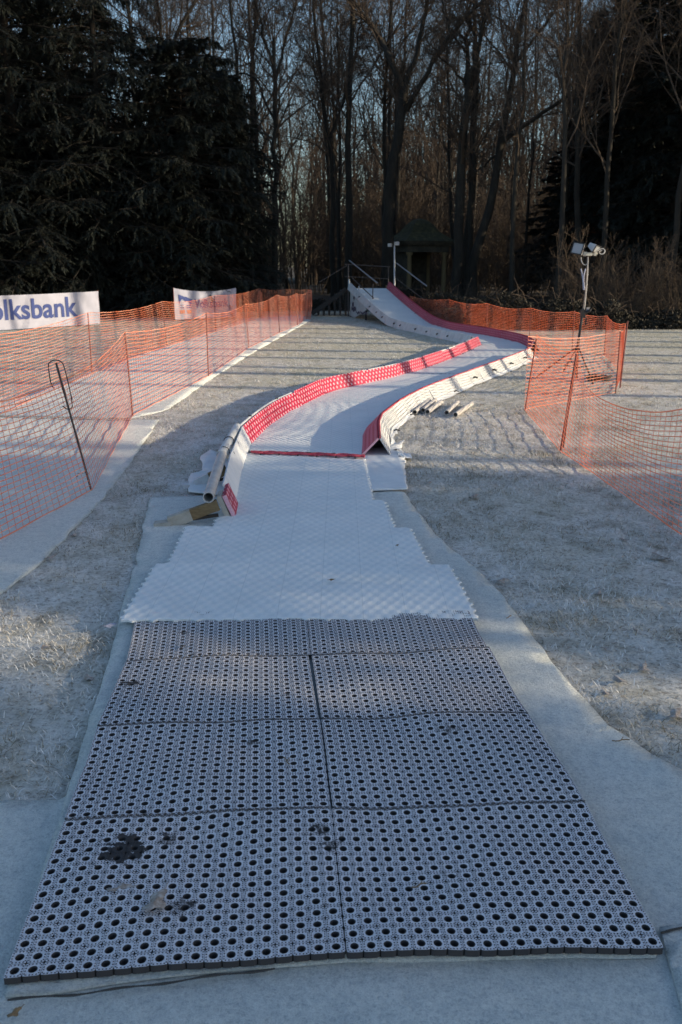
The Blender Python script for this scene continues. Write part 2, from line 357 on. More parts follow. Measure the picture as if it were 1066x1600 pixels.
walk_far = GG([(-160, 645), (0, 649), (205, 653), (262, 640), (330, 592), (400, 548), (486, 500), (470, 492), (423, 494), (387, 497), (334, 515), (280, 534), (205, 558), (110, 592), (0, 629), (-120, 640)])[:, :2]
tag(sheet(wob(walk_far, .006, .2, seed=6), 'felt_runner', M_carpet, z=.002, amp=.004, k=8, step=.1), 'far half of the pale felt runner, narrowing towards the wooden steps', 'carpet', 'felt runners in the fenced walkway')
fle = GG([(560, 772), (636, 768), (633, 722), (626, 700), (631, 690), (612, 700), (566, 706)])[:, :2]
tag(sheet(wob(fle, .008, .08, seed=8), 'plastic_sheet', M_sheet, z=.022, amp=.018, k=9, step=.04), 'crumpled white plastic sheet at the open end of the right bank', 'sheet')
fl2 = GG([(296, 772), (296, 745), (318, 741), (314, 716), (330, 706), (352, 716), (372, 745), (366, 780)])[:, :2]
tag(sheet(wob(fl2, .006, .08, seed=9), 'plastic_sheet', M_sheet, z=.020, amp=.015, k=4, step=.04), 'white plastic sheet under the wooden braces of the left bank', 'sheet')

# ------------------------------------------------------------------ frosted grass blades
def no_grass(P):
    r = np.zeros(len(P), bool)
    for q in (C_main, walk_near, walk_far, fle, fl2): r |= inside(P, q)
    return r
def blades():
    out = []; tones = []
    # density falls with distance
    for (x0, x1, y0, y1, nn, sc_) in ((-5, 6, 2.6, 7, 230000, .8), (-6, 7.5, 7, 12, 200000, 1.0), (-7, 11, 12, 24, 110000, 1.5), (-11, 16, 24, 38, 40000, 2.2)):
        n = nn; P = np.stack([rng.uniform(x0, x1, n), rng.uniform(y0, y1, n)], 1)
        keep = ~no_grass(P) & (np.abs(P[:, 0]) < P[:, 1] * .43 + .8)
        cl = sn(P[:, 0], P[:, 1], 2.3, 5) + .6 * sn(P[:, 0], P[:, 1], 7.1, 6)
        keep &= rng.random(n) < np.clip(.55 + .5 * cl, .12, 1)
        P = P[keep]; cl = cl[keep]; n = len(P)
        a = rng.uniform(0, 2 * pi, n); L = rng.uniform(.016, .050, n) * sc_ ** .5 * (1 + .3 * np.clip(cl, -.5, 1)); el = np.abs(rng.normal(.15, .30, n)); wd = rng.uniform(.0009, .0024, n) * sc_
        b0 = np.column_stack([P, np.full(n, -.010)]); d = np.stack([np.cos(a), np.sin(a), np.zeros(n)], 1); s = np.stack([-np.sin(a), np.cos(a), np.zeros(n)], 1)
        mid = b0 + d * (L * .5 * np.cos(el))[:, None]; mid[:, 2] += L * (.35 * np.sin(el) + .28)
        tip = b0 + d * (L * np.cos(el))[:, None]; tip[:, 2] += L * np.sin(el) * .8 + .008
        V = np.stack([b0 - s * wd[:, None], b0 + s * wd[:, None], mid + s * wd[:, None], mid - s * wd[:, None], tip], 1)
        out.append(V.reshape(-1, 3)); t = np.clip(rng.normal(.66, .24, n) + .55 * (vnoise(P[:, 0], P[:, 1], 5.5, 9) - .5) + .35 * (vnoise(P[:, 0], P[:, 1], 1.3, 8) - .45), 0, 1) ; tones.append(np.repeat(t, 5))
    V = np.concatenate(out); n = len(V) // 5; i = np.arange(n)[:, None] * 5
    m = MB(); m.add(V, i + np.array([[0, 1, 2, 3]]), a=np.concatenate(tones)); m.F.append(i + np.array([[3, 2, 4]])); m.M.append(0)
    tag(m.build('frosted_grass', M_blade, attr='tone'), 'short frozen grass with frost on every blade around the slide', 'grass', kind='stuff')
blades()

# ------------------------------------------------------------------ ring mats
SPOTS = [G(195, 1352), G(265, 1330), G(395, 1180), G(303, 1041), G(205, 1086), G(290, 1003), G(515, 1345), G(290, 1440), G(700, 1162), G(225, 1290), G(500, 1320), G(700, 1390), G(448, 1100), G(120, 1420)]
SRAD = [.075, .038, .035, .03, .04, .03, .05, .04, .05, .03, .04, .03, .02, .025]
SAMP = [.9, .42, .38, .5, .55, .55, .42, .40, .28, .3, .45, .3, .35, .4]
def mat_wave(x, y): return .017 * sn(x, y, 3.1, 2) * .6 + .008 * sn(x, y, 6.3, 4) + .007
def ring_mat(cor, label, seed):
    cor = [np.array(G(*c, .03)) for c in cor]; bl, br, tr, tl = cor
    o = thing('rubber_ring_mat', ((bl + br + tr + tl) / 4 * [1, 1, 0]), label, 'rubber mat', 'frosted rubber ring mats laid two by two')
    NX, NY = 19, 14; T = .020; k = 24; wav = rng.normal(0, .004, 8)
    # cell template: annulus with corner notches
    a = np.arange(k) * 2 * pi / k
    hx, hy = .232 * np.cos(a), .232 * np.sin(a)
    q = .489; oc = []
    for t in a:
        c, s_ = cos(t), sin(t); r = q / max(abs(c), abs(s_)); p = np.array([c * r, s_ * r])
        if abs(abs(c) - abs(s_)) < .1: p = np.array([math.copysign(q - .036, c), math.copysign(q - .036, s_)])
        oc.append(p)
    oc = np.array(oc)
    cx, cy = np.meshgrid(np.arange(NX) + .5, np.arange(NY) + .5, indexing='ij'); C = np.stack([cx.ravel(), cy.ravel()], 1); nc = len(C)
    def place(u, v, z):   # u in cells, v in cells
        U = (u / NX)[..., None]; Vv = (v / NY)[..., None]
        P = bl * (1 - U) * (1 - Vv) + br * U * (1 - Vv) + tr * U * Vv + tl * (1 - U) * Vv
        P = P.copy(); P[..., 2] = z + .024 + mat_wave(P[..., 0], P[..., 1])
        return P
    ringH = np.stack([hx, hy], 1); m = MB()
    lay = [(oc, 0.0), (oc, T), (ringH * 1.12, T), (ringH * 1.0, T * .8), (ringH, 0.0)]
    Pu = np.stack([C[:, 0][:, None, None] + L[:, 0][None, None] for L, _ in lay], 1)[:, :, 0]
    Pv = np.stack([C[:, 1][:, None, None] + L[:, 1][None, None] for L, _ in lay], 1)[:, :, 0]
    Pz = np.broadcast_to(np.array([z for _, z in lay])[None, :, None], Pu.shape)
    V = place(Pu, Pv, Pz).reshape(-1, 3); wear = np.zeros(len(V))
    def wr(V):
        w_ = np.zeros(len(V))
        for s_, r_, am in zip(SPOTS, SRAD, SAMP):
            d = np.hypot(V[:, 0] - s_[0], V[:, 1] - s_[1]) + .9 * r_ * (vnoise(V[:, 0], V[:, 1], 38, 4) - .5) + .9 * r_ * (vnoise(V[:, 0], V[:, 1], 120, 5) - .5); w_ = np.maximum(w_, am * np.clip((r_ - d) / r_ * 2.2, 0, 1))
        return w_
    idx = np.arange(nc * 5 * k).reshape(nc, 5, k); nx = np.roll(idx, -1, 2)
    F = np.stack([idx[:, :-1], nx[:, :-1], nx[:, 1:], idx[:, 1:]], -1).reshape(-1, 4)
    m.add(V, F, 0, a=wr(V))
    # bridges and knobs
    kn = []; br_ = []
    for e in (-.3, -.1, .1, .3):
        for (dx, dy) in ((e, .40), (e, -.40), (.40, e), (-.40, e)): kn.append((dx, dy))
    for e in (-.22, .0, .22): br_ += [(e, .5, .05, .04), (.5, e, .04, .05)]
    def prisms(offs, half, z0, z1, tap):
        offs = np.array(offs); c = (C[:, None] + offs[None]).reshape(-1, 2)
        c = c + rng.normal(0, .006, c.shape)
        sq = np.array([[-1, -1], [1, -1], [1, 1], [-1, 1]])
        h = np.tile(np.array(half), (nc, 1)) if np.ndim(half) > 1 else np.full((len(c), 2), half)
        lo = c[:, None] + sq[None] * h[:, None]; hi = c[:, None] + sq[None] * h[:, None] * tap
        U = np.concatenate([lo, hi], 1); Zz = np.concatenate([np.full((len(c), 4), z0), np.full((len(c), 4), z1)], 1)
        V = place(U[..., 0], U[..., 1], Zz).reshape(-1, 3); i = np.arange(len(c))[:, None] * 8
        F = np.concatenate([i + np.array([[0, 1, 5, 4]]), i + np.array([[1, 2, 6, 5]]), i + np.array([[2, 3, 7, 6]]), i + np.array([[3, 0, 4, 7]]), i + np.array([[4, 5, 6, 7]])])
        m.add(V, F, 0, a=wr(V))
    prisms(kn, .045, T - .001, T + .0028, .5)
    prisms([b[:2] for b in br_], [(b[2], b[3]) for b in br_], .004, T - .004, 1.0)
    body = m.build('mat_body', M_rubber, o, attr='wear')
    d = MB(); u, v = np.meshgrid(np.linspace(.1, NX - .1, 40), np.linspace(.1, NY - .1, 30), indexing='ij')
    d.add(place(u, v, np.full(u.shape, -.001)).reshape(-1, 3), gridfaces(40, 30)); d.build('hole_shade_sheet', M_hole_shade, o)  # added dark sheet behind the holes, painted in place of their shade
    if seed < 6:
        t = np.linspace(.05, NX - .05, NX * 8); k_ = np.arange(len(t))
        Pc = place(t, np.full(len(t), NY + .02) + .09 * np.where(k_ % 4 < 2, 1, -1), np.full(len(t), T + .001) + .0025 * np.sin(k_ * 1.6)); m = MB(); m.tube(Pc, .0036, 5); m.build('joint_strip', M_joint, o)
    return o
n_mat = 0
for cor, lab in (
    ([(5, 1537), (540, 1500), (518, 1272), (101, 1290)], 'nearest left ring mat with a round dark thawed patch and a leaf on it'),
    ([(542, 1501), (1037, 1492), (914, 1261), (519, 1272)], 'nearest right ring mat, its corner beside the dark felt edge'),
    ([(101, 1289), (517, 1271), (500, 1130), (152, 1142)], 'left ring mat in the second row, straight behind the one with the dark patch'),
    ([(520, 1271), (912, 1260), (825, 1122), (502, 1130)], 'right ring mat in the second row from the camera'),
    ([(152, 1141), (498, 1129), (482, 1029), (197, 1042)], 'left ring mat in the third row, beside a gap at its right edge'),
    ([(502, 1129), (825, 1121), (765, 1022), (487, 1029)], 'right ring mat in the third row, bulging at its far right corner'),
    ([(198, 1041), (485, 1028), (478, 962), (213, 964)], 'left ring mat tucked under the edge of the white studded mats'),
    ([(486, 1028), (761, 1021), (733, 962), (479, 961)], 'right ring mat tucked under the edge of the white studded mats')):
    ring_mat(cor, lab, n_mat); n_mat += 1

# ------------------------------------------------------------------ white studded mats
def studs(x, y):
    h = .5 + .5 * np.cos(2 * pi * x / .070) * np.cos(2 * pi * y / .120)
    h = h ** 1.2 * .0042
    return h
def stud_mat(quadp, name, label, z, step=.012, teeth=(True, True), cat='slope mat', group='white studded slope mats', lo=0):
    bl, br, tr, tl = [np.array(p)[:2] for p in quadp]
    wd = np.linalg.norm(br - bl); ht = np.linalg.norm(tl - bl); nu, nv = int(wd / step), int(ht / step)
    u, v = np.meshgrid(np.linspace(0, 1, nu), np.linspace(0, 1, nv), indexing='ij')
    P = bl[None, None] * ((1 - u) * (1 - v))[..., None] + br * (u * (1 - v))[..., None] + tr * (u * v)[..., None] + tl * ((1 - u) * v)[..., None]
    # pointed rims: pull the outer ring of vertices into small tips
    tip = lambda s, p: .020 * np.clip(1 - np.abs((s / p) % 1 - .5) * 5, 0, 1)
    e = 1 / max(nv - 1, 1)
    P[:, 0] += (-(tl - bl) / ht)[None] * tip(u[:, 0] * wd, .108)[:, None]
    P[0, :] += (-(br - bl) / wd)[None] * tip(v[0] * ht, .085)[:, None]; P[-1, :] += ((br - bl) / wd)[None] * tip(v[-1] * ht, .085)[:, None]
    h = z + studs(P[..., 0], P[..., 1]) + .006 * sn(P[..., 0], P[..., 1], 3.4, 8) + .002 * sn(P[..., 0], P[..., 1], 11, 3)
    edge = np.zeros_like(h); edge[0] = edge[-1] = 1; edge[:, 0] = 1
    V = np.stack([P[..., 0], P[..., 1], h - .003 * edge], -1)
    m = MB(); m.add(V.reshape(-1, 3), gridfaces(nu, nv))
    for line in (V[:, 0][::-1], V[0], V[-1][::-1], V[:, -1]):
        l2 = line.copy(); l2[:, 2] -= .010; m.add(np.concatenate([line, l2]), gridfaces(2, len(line)))
    org = np.array([*((bl + br + tr + tl) / 4), 0])
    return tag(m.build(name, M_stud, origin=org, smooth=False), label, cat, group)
def q(*l): return [G(x, y, .05) for x, y in l]
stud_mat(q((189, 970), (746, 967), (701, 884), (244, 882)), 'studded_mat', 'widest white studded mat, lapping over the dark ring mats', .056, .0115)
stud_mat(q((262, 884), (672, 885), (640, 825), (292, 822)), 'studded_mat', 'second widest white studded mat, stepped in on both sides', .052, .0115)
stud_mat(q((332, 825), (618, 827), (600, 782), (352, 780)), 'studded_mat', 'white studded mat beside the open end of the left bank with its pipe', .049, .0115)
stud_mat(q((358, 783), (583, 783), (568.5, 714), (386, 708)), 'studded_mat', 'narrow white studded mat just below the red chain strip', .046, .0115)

# ------------------------------------------------------------------ slide lane on the ground
Lpx = [(392, 699), (414.5, 676), (441, 654), (476, 637), (514, 616), (544, 609.5), (585, 599.5), (630, 589.6), (675, 574.6), (720, 557.5), (751.6, 541.5)]
Lbase = smooth_path(GG(Lpx), 2)
Rap = np.array([G(x, y, .19) for x, y in [(594, 685.6), (592.5, 651), (612, 636), (630, 622.6), (669, 603), (711, 588), (756, 571.5), (795, 558), (828, 544.5)]])
Rap = smooth_path(Rap, 1)
def normals(P, side):   # horizontal normals; side=+1 right of travel, -1 left
    T = np.gradient(P, axis=0); T[:, 2] = 0; T /= np.linalg.norm(T, axis=1, keepdims=True) + 1e-9
    return np.stack([T[:, 1], -T[:, 0], np.zeros(len(P))], 1) * side
Rn = normals(Rap, 1); Rin = Rap - Rn * .15; Rin[:, 2] = 0
FLpx = [(740, 538), (730.6, 536), (708, 531), (684, 526), (660, 520.5), (636, 515), (613.5, 510)]
FRpx = [(828, 549), (822, 543.6), (812, 538.5), (795, 534), (772, 529), (750, 525), (728, 521.5), (705, 517.5), (690, 513.5), (675, 509.4)]
FL = GG(FLpx); FR = GG(FRpx)
lane_poly = np.vstack([[G(390, 710)[:2], G(569, 714)[:2]][:1], Lbase[:, :2], FL[:, :2], FR[::-1, :2], Rin[::-1, :2], [G(571, 716)[:2]]])
def lane():
    step = .012; lo, hi = lane_poly.min(0), lane_poly.max(0)
    xs_ = np.arange(lo[0], hi[0], step); ys_ = np.arange(lo[1], hi[1], step); ys_ = ys_[ys_ < 15.0]
    def block(xs_, ys_, fn):
        X, Y = np.meshgrid(xs_, ys_, indexing='ij'); P = np.stack([X.ravel(), Y.ravel()], 1)
        big = inside(P, lane_poly)
        for dx, dy in ((.03, 0), (-.03, 0), (0, .03), (0, -.03)): big |= inside(P + [dx, dy], lane_poly)
        f = gridfaces(len(xs_), len(ys_)); f = f[big[f].all(1)]
        use = np.unique(f); remap = np.zeros(len(P), int); remap[use] = np.arange(len(use))
        V = np.column_stack([P, fn(P[:, 0], P[:, 1])])[use]; return V, remap[f]
    fn = lambda x, y: .040 + studs(x, y) * 1.2 + .006 * sn(x, y, 2.2, 8)
    m = MB(); V, F = block(xs_, ys_, fn); m.add(V, F)
    ys2 = np.arange(ys_[-1], hi[1] + .05, .07); xs2 = np.arange(lo[0], hi[0] + .05, .07)
    V, F = block(xs2, ys2, lambda x, y: .046 + .006 * sn(x, y, 2.2, 8)); m.add(V, F)
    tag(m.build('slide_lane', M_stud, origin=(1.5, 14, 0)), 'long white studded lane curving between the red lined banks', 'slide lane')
lane()

# red chain strip across the lane
def chain():
    a = G(393, 706, .066); b = G(570, 712, .066); o = thing('red_chain_strip', (a + b) / 2 * [1, 1, 0], 'red braided strip across the white lane below the curve', 'mat strip')
    t = np.linspace(0, 1, 120); P0 = a[None] * (1 - t)[:, None] + b[None] * t[:, None]; L = np.linalg.norm(b - a)
    for ph, dz in ((0, 0), (pi, .004)):
        m = MB()
        for off in (0, 1):
            P = P0.copy(); P[:, 1] += .024 * np.sin(t * L / .115 * pi + ph) * (1 if off == 0 else .55) - .03 * off; P[:, 2] += dz + .003 * np.cos(t * L / .115 * pi); m.tube(P, .009, 6)
        m.build('strand', M_redplain, o, smooth=True)
    for i in range(6):
        m = MB(); p = a + (b - a) * ((i + .5) / 6); m.box(p + [0, -.035, -.012], (.012, .03, .012)); m.build('clip', M_black, o)
chain()

# ------------------------------------------------------------------ banks
def loft(P, Nn, prof, m=0, mb=None, uvs=True, cap=True):
    prof = np.array(prof, float); n, k = len(P), len(prof)
    V = P[:, None] + Nn[:, None] * prof[None, :, 0, None]; V = V.copy(); V[..., 2] += prof[None, :, 1]
    d = np.r_[0, np.cumsum(np.linalg.norm(np.diff(P, axis=0), axis=1))]; e = np.r_[0, np.cumsum(np.linalg.norm(np.diff(prof, axis=0), axis=1))]
    uv = np.stack(np.broadcast_arrays(d[:, None], e[None]), -1).reshape(-1, 2) + .001
    mb.add(V.reshape(-1, 3), gridfaces(n, k)[:, ::-1], m, uv)
    if cap and np.allclose(prof[0], prof[-1]):
        for r in (V[0], V[-1]): mb.add(r[:-1], [list(range(k - 1))], m, np.zeros((k - 1, 2)))
def shell(a, b, t):   # closed thin profile from point a to point b with thickness t
    a, b = np.array(a), np.array(b); d = (b - a) / np.linalg.norm(b - a); nrm = np.array([d[1], -d[0]]) * t
    return [a, b, b + nrm, a + nrm, a]
def split_modules(P, Ln):
    P = resample(P, .08); d = np.r_[0, np.cumsum(np.linalg.norm(np.diff(P, axis=0), axis=1))]; k = max(1, round(d[-1] / Ln)); out = []
    for i in range(k):
        s = np.where((d >= d[-1] * i / k - .05) & (d <= d[-1] * (i + 1) / k + .085))[0]; out.append(P[s])
    return out

# left bank of the curve: red lattice inside, white board and pipe outside
def left_bank():
    o = thing('side_bank', Lbase[len(Lbase) // 2] * [1, 1, 0], 'long left bank of the curve with sunlit red lattice inside and white rim', 'slide bank', 'banks along the slide')
    Pn = Lbase
    for i, seg in enumerate(split_modules(Pn, 1.25)):
        nn = normals(seg, -1); jit = rng.normal(0, .010); top = .185 + rng.normal(0, .006)
        if i == 0: pass
        seg2 = seg.copy(); seg2 += nn * jit
        m = MB(); loft(seg2, nn, shell((0, .03), (.085, .03 + top), -.014), mb=m); m.build('lattice_panel', M_red, o)
        m = MB(); loft(seg2, nn, shell((.104, .19 + rng.normal(0, .004)), (.20, .0), -.012), mb=m); m.build('outer_board', M_white, o)
    P = resample(Pn, .1); nn = normals(P, -1); m = MB(); Q = P + nn * .118; Q[:, 2] = .195
    for seg in split_modules(Q, 1.9): m.tube(seg[:-1] if len(seg) > 3 else seg, .022, 10)
    m.build('rim_pipe', M_white, o, smooth=True)
    for i in range(6, len(P) - 2, 13): m = MB(); m.box(Q[i] + [0, 0, .01] , (.035, .02, .04)); m.build('clamp', M_black, o)
left_bank()

def lower_bank():
    pts = GG([(362, 817), (374, 749), (391, 697)]); P = resample(pts, .06); nn = normals(P, -1)
    o = thing('side_bank', P[len(P) // 2] * [1, 1, 0], 'open lower end of the left bank, white board on timber braces under a pipe', 'slide bank', 'banks along the slide')
    m = MB(); loft(P[5:], nn[5:], shell((-.005, .045), (.078, .205), -.012), mb=m); m.build('fabric_board', M_sheet, o)
    m = MB(); loft(P[0:7], nn[0:7], shell((-.010, .03), (.060, .192), -.030), mb=m); m.build('lattice_end', M_red, o)
    # edge-on red lattice thickness with frost, and the timber plate beside it
    m = MB(); loft(P[0:4], nn[0:4], shell((.035, .02), (.10, .185), -.035), mb=m); m.build('timber_plate', M_palewood, o)
    a = P[0] + nn[0] * .150 + [0, -.03, .195]; b = P[int(len(P) * .52)] + nn[0] * .145 + [0, 0, .195]; c = P[-1] + nn[-1] * .125 + [0, 0, .195]
    for (s, e, r) in ((a, b, .040), (b + [-.01, -.03, 0.006], c, .038)):
        m = MB(); Q = np.array([s + (e - s) * t for t in np.linspace(0, 1, 8)]); V, F = tubes(Q[None], np.full((1, 8), r), 20); m.add(V, F)
        V2, F2 = tubes(Q[None], np.full((1, 8), r * .82), 20); m.add(V2, F2[:, ::-1])
        for ri, rr in ((0, 1), (-1, -1)):
            ring = np.concatenate([V.reshape(8, 20, 3)[ri], V2.reshape(8, 20, 3)[ri]]); i = np.arange(20); m.add(ring, np.stack([i, (i + 1) % 20, 20 + (i + 1) % 20, 20 + i], 1))
        m.build('pipe', M_greyp if r == .040 else M_white, o, smooth=True)
    for (t, wx) in ((.02, 1.0), (.40, .80)):
        i = int(t * len(P)); top = P[i] + nn[i] * .09 + [0, 0, .135]; foot = P[i] + nn[i] * (.43 * wx) + [0, -.03, .02]
        mid = top + (foot - top) * .55
        m = MB(); m.beam(top, mid + (foot - top) * .05, .05, .075); bo = m.build('brace', M_wood, o)
        m = MB(); m.beam(mid, foot, .062, .080); m.beam(foot + [.02, 0, .0], foot + [-.10, -.01, -.012], .085, .03); m.build('foot_wrap', M_palewood if t < .1 else M_white, o)
        m = MB(); m.beam(top * [1, 1, 0] + [0, 0, .06] - nn[i] * 0, foot * [1, 1, 0] + [.1, 0, .035], .025, .02); m.build('tie_bar', M_darkwood, o)
    for i in (int(.55 * len(P)), int(.72 * len(P))):
        m = MB(); cth = P[i] + nn[i] * .140 + [0, 0, .195]; a_ = np.linspace(-.3, pi + .3, 14)
        Q = np.array([cth + nn[i] * (.046 * cos(t)) * -1 + np.array([0, 0, .046 * sin(t)]) for t in a_]); m.tube(Q, .004, 5); m.build('cable_tie', M_black, o); m = MB()
        Q = np.array([cth - nn[i] * (.07 + .02 * cos(t)) + np.array([0, 0, -.03 + .035 * sin(t)]) for t in np.linspace(0, 5, 12)]); m.tube(Q, .003, 5); m.build('cable_tie', M_black, o)
lower_bank()

def right_bank():
    o = thing('side_bank', Rap[len(Rap) // 2] * [1, 1, 0], 'right bank with white ribbed back towards the lawn and open dark end towards the camera', 'slide bank', 'banks along the slide')
    P0 = resample(Rap, .08); P0[:, 2] = 0; n0 = normals(P0, 1)
    for i, seg in enumerate(split_modules(P0, 1.3)):
        nn = normals(seg, 1); j = rng.normal(0, .012) if i else 0
        m = MB(); loft(seg, nn, shell((-.165, .018), (-.008, .186), -.020), mb=m); m.build('lattice_panel', M_red, o)
        prof = []; nrib = 6
        a0, b0 = np.array([.006, .196]), np.array([.125 + j, .0])
        for k in range(nrib):
            for t, off in ((.0, 0), (.78, 0), (.84, -.010), (.94, -.010)):
                tt = (k + t) / nrib; p = a0 + (b0 - a0) * tt; prof.append(p + np.array([1, .6]) * off)
        prof.append(b0); prof += [b0 - [.012, 0], a0 - [.012, .006], a0]
        m = MB(); loft(seg, nn, prof[::-1], mb=m); m.build('ribbed_board', M_white, o)
        # loose white skirt at the foot
        sk = resample(seg, .05); ns = normals(sk, 1); V = []
        w1 = .135 + j + .006 * np.sin(np.arange(len(sk)) * .5 + i); w2 = w1 + .035 + .018 * np.sin(np.arange(len(sk)) * .22 + 2 * i) + rng.normal(0, .002, len(sk))
        A = sk + ns * (w1[:, None] - .02); A[:, 2] = .035; B_ = sk + ns * w1[:, None]; B_[:, 2] = .014; C_ = sk + ns * w2[:, None]; C_[:, 2] = .004
        m = MB(); m.add(np.stack([A, B_, C_], 1).reshape(-1, 3), gridfaces(len(sk), 3)[:, ::-1]); m.build('skirt', M_sheet, o, smooth=True)
    m = MB(); Q = P0.copy(); Q[:, 2] = .199; m.tube(Q, .010, 6); m.build('red_rim', M_redplain, o)
    for i in range(3, len(P0) - 1, 14):
        m = MB(); big = i > len(P0) * .55
        c = P0[i] + n0[i] * (.11 if big else .16); c[2] = .10 if big else .03
        m.tube([c + [-.03, 0, .0], c + [0, -.01, .012], c + [.035, 0, 0.0]], .016 if big else .009, 6); m.build('clamp', M_black, o)
    m = MB(); c = P0[0] + n0[0] * .17   # crumpled sheet corner
    gx, gy = np.meshgrid(np.linspace(0, .13, 12), np.linspace(-.08, .16, 12), indexing='ij')
    V = np.stack([c[0] + gx, c[1] + gy, .02 + .05 * np.abs(sn(gx, gy, 30, 2)) * (1 - gx / .15)], -1); m.add(V.reshape(-1, 3), gridfaces(12, 12)); m.build('torn_wrap', M_sheet, o, smooth=False)
right_bank()

# ------------------------------------------------------------------ ramp and far banks
TL = W(549, 450.5, 32.0); TR = W(604.5, 450.5, 32.0)
L0 = FL[-1]; R0 = FR[-1]
def ramp_edge(A, B, n=26):
    t = np.linspace(0, 1, n)[:, None]; P = A + (B - A) * t; P = P.copy(); P[:, 2] = .046 + (TL[2] - .046) * (t[:, 0] ** 1.18); return P
RL, RR = ramp_edge(L0, TL), ramp_edge(R0, TR)
def ramp():
    o = thing('start_ramp', (RL[-1] + RR[-1]) / 2 * [1, 1, 0], 'raised start of the slide, white sloping floor on a white boarded side', 'slide ramp')
    m = MB(); k = 8; V = np.stack([RL + (RR - RL) * t for t in np.linspace(0, 1, k)], 1); m.add(V.reshape(-1, 3), gridfaces(len(RL), k)[:, ::-1])
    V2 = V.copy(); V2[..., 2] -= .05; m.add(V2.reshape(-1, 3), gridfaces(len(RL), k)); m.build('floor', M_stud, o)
    # platform deck behind the ramp
    dv = np.array([-.15, 1.5, 0]); m = MB(); c = (TL + TR) / 2 + dv / 2; m.box((c[0], c[1] + .02, TL[2] - .05), (1.3, 1.5, .07)); m.build('deck', M_darkwood, o)
    # side panel, a wedge of white board
    e = lambda p, off=.04: p + np.array([-off, -.01, 0])
    z = TL[2] - .02; pts = [e(TL + [0, 0, -.02]), e(TL * [1, 1, 0] + [0, 0, .03]), e((TL + (RL[18] - TL) * .45) * [1, 1, 0] + [0, 0, 0.0]), e(RL[14] + [0, 0, -.17]), e(RL[16] + [0, 0, -.04]), e(RL[21] + [0, 0, -.04])]
    A = np.array(pts); B_ = A + [.03, 0, 0]; n = len(A); m = MB(); V = np.concatenate([A, B_]); m.add(V, [list(range(n)), list(range(2 * n - 1, n - 1, -1))] + [[i, i + n, (i + 1) % n + n, (i + 1) % n] for i in range(n)]); pn = m.build('side_panel', M_white, o)
    d0 = (RL[14] - TL) * [1, 1, 0]; d0 /= np.linalg.norm(d0); m = MB()
    def pt(s, zz): return e(TL * [1, 1, 0] + d0 * s + [0, 0, zz], .052)
    for (s0, s1, z0, z1) in ((.25, .95, .22, .36), (.35, .62, .36, .52), (1.0, 1.5, .16, .23), (1.6, 2.5, .19, .26), (.55, .75, .60, .72)):
        N_ = 9; a = [pt(s0 + (s1 - s0) * t, z0 + .03 * sin(9 * t + s0)) for t in np.linspace(0, 1, N_)] + [pt(s1 - (s1 - s0) * t, z1 + .03 * sin(7 * t)) for t in np.linspace(0, 1, N_)]
        m.add(np.array(a), [list(range(2 * N_))])
    m.build('faded_print', M_smudge, pn) if False else m.build('faded_print', M_smudge, o)
    m = MB()
    for p in (RL[-1], RR[-1], RL[15], RR[15]): m = MB(); m.beam(p * [1, 1, 0], p + [0, 0, -.06], .07, .07); m.build('prop', M_darkwood, o)
    m = MB(); m.beam(RL[15] + [0, 0, -.08], RR[15] + [0, 0, -.08], .06, .06); m.build('crossbeam', M_darkwood, o)
    # rails
    S = lambda x, y, zc=32.0: W(x, y, zc)
    def rail(name, pts, r, mt):
        mm = MB(); mm.tube(np.array(pts), r, 8); mm.build(name, mt, o, smooth=True)
    rail('post', [S(544.5, 413), S(544.5, 494)], .024, M_rust); rail('post', [S(545.5, 437, 31.9), S(545.5, 452, 31.9)], .035, M_steel)
    rail('handrail', [S(546, 407, 32), S(589.5, 442, 30.6)], .020, M_steel); rail('handrail', [S(550, 434, 31.9), S(584, 466, 30.5)], .016, M_rust)
    rail('handrail', [S(619.5, 411, 32), S(667, 447, 29.6)], .020, M_steel); rail('handrail', [S(617.6, 434, 32), S(664.5, 469.5, 29.6)], .014, M_rust)
    rail('post', [S(561, 447, 31.2), S(561, 466, 31.2)], .02, M_steel); rail('post', [S(583, 444, 30.6), S(582, 483, 30.6)], .016, M_rust)
    rail('post', [S(544.5, 413, 33.4), S(544.5, 490, 33.4)], .02, M_rust); rail('post', [S(604, 446, 33.4), S(604, 490, 33.4)], .03, M_column); rail('post', [S(607, 417, 33.4), S(607, 490, 33.4)], .016, M_rust)
    rail('crossbar', [S(539, 413, 33.4), S(610, 417, 33.4)], .016, M_rust); rail('crossbar', [S(539, 432, 33.4), S(608, 436, 33.4)], .014, M_rust)
    rail('stair_rail', [S(542, 415, 33.4), S(499, 441, 33.0)], .014, M_rust)
ramp()
def lamp_post():
    b = W(616.5, 494, 32.1) * [1, 1, 0]; t = W(616.5, 383, 32.1); o = thing('lamp_post', b, 'slim grey post with two small floodlights beside the top of the ramp', 'lamp post')
    m = MB(); m.tube([b, t], .030, 10); m.build('pole', M_steel, o, smooth=True)
    for (x, y, w_, h_, an) in ((620, 380.5, .16, .12, .2), (609.5, 383, .12, .11, -.5)):
        c = W(x, y, 32.0); R = np.array([[cos(an), -sin(an), 0], [sin(an), cos(an), 0], [0, 0, 1]]); m = MB(); m.box(c, (w_, .10, h_), R); h = m.build('floodlight', M_lamp, o)
        m = MB(); m.box(c + R @ np.array([0, -.056, 0]), (w_ * .85, .008, h_ * .8), R); m.build('lamp_glass', M_glass, h if False else o)
lamp_post()
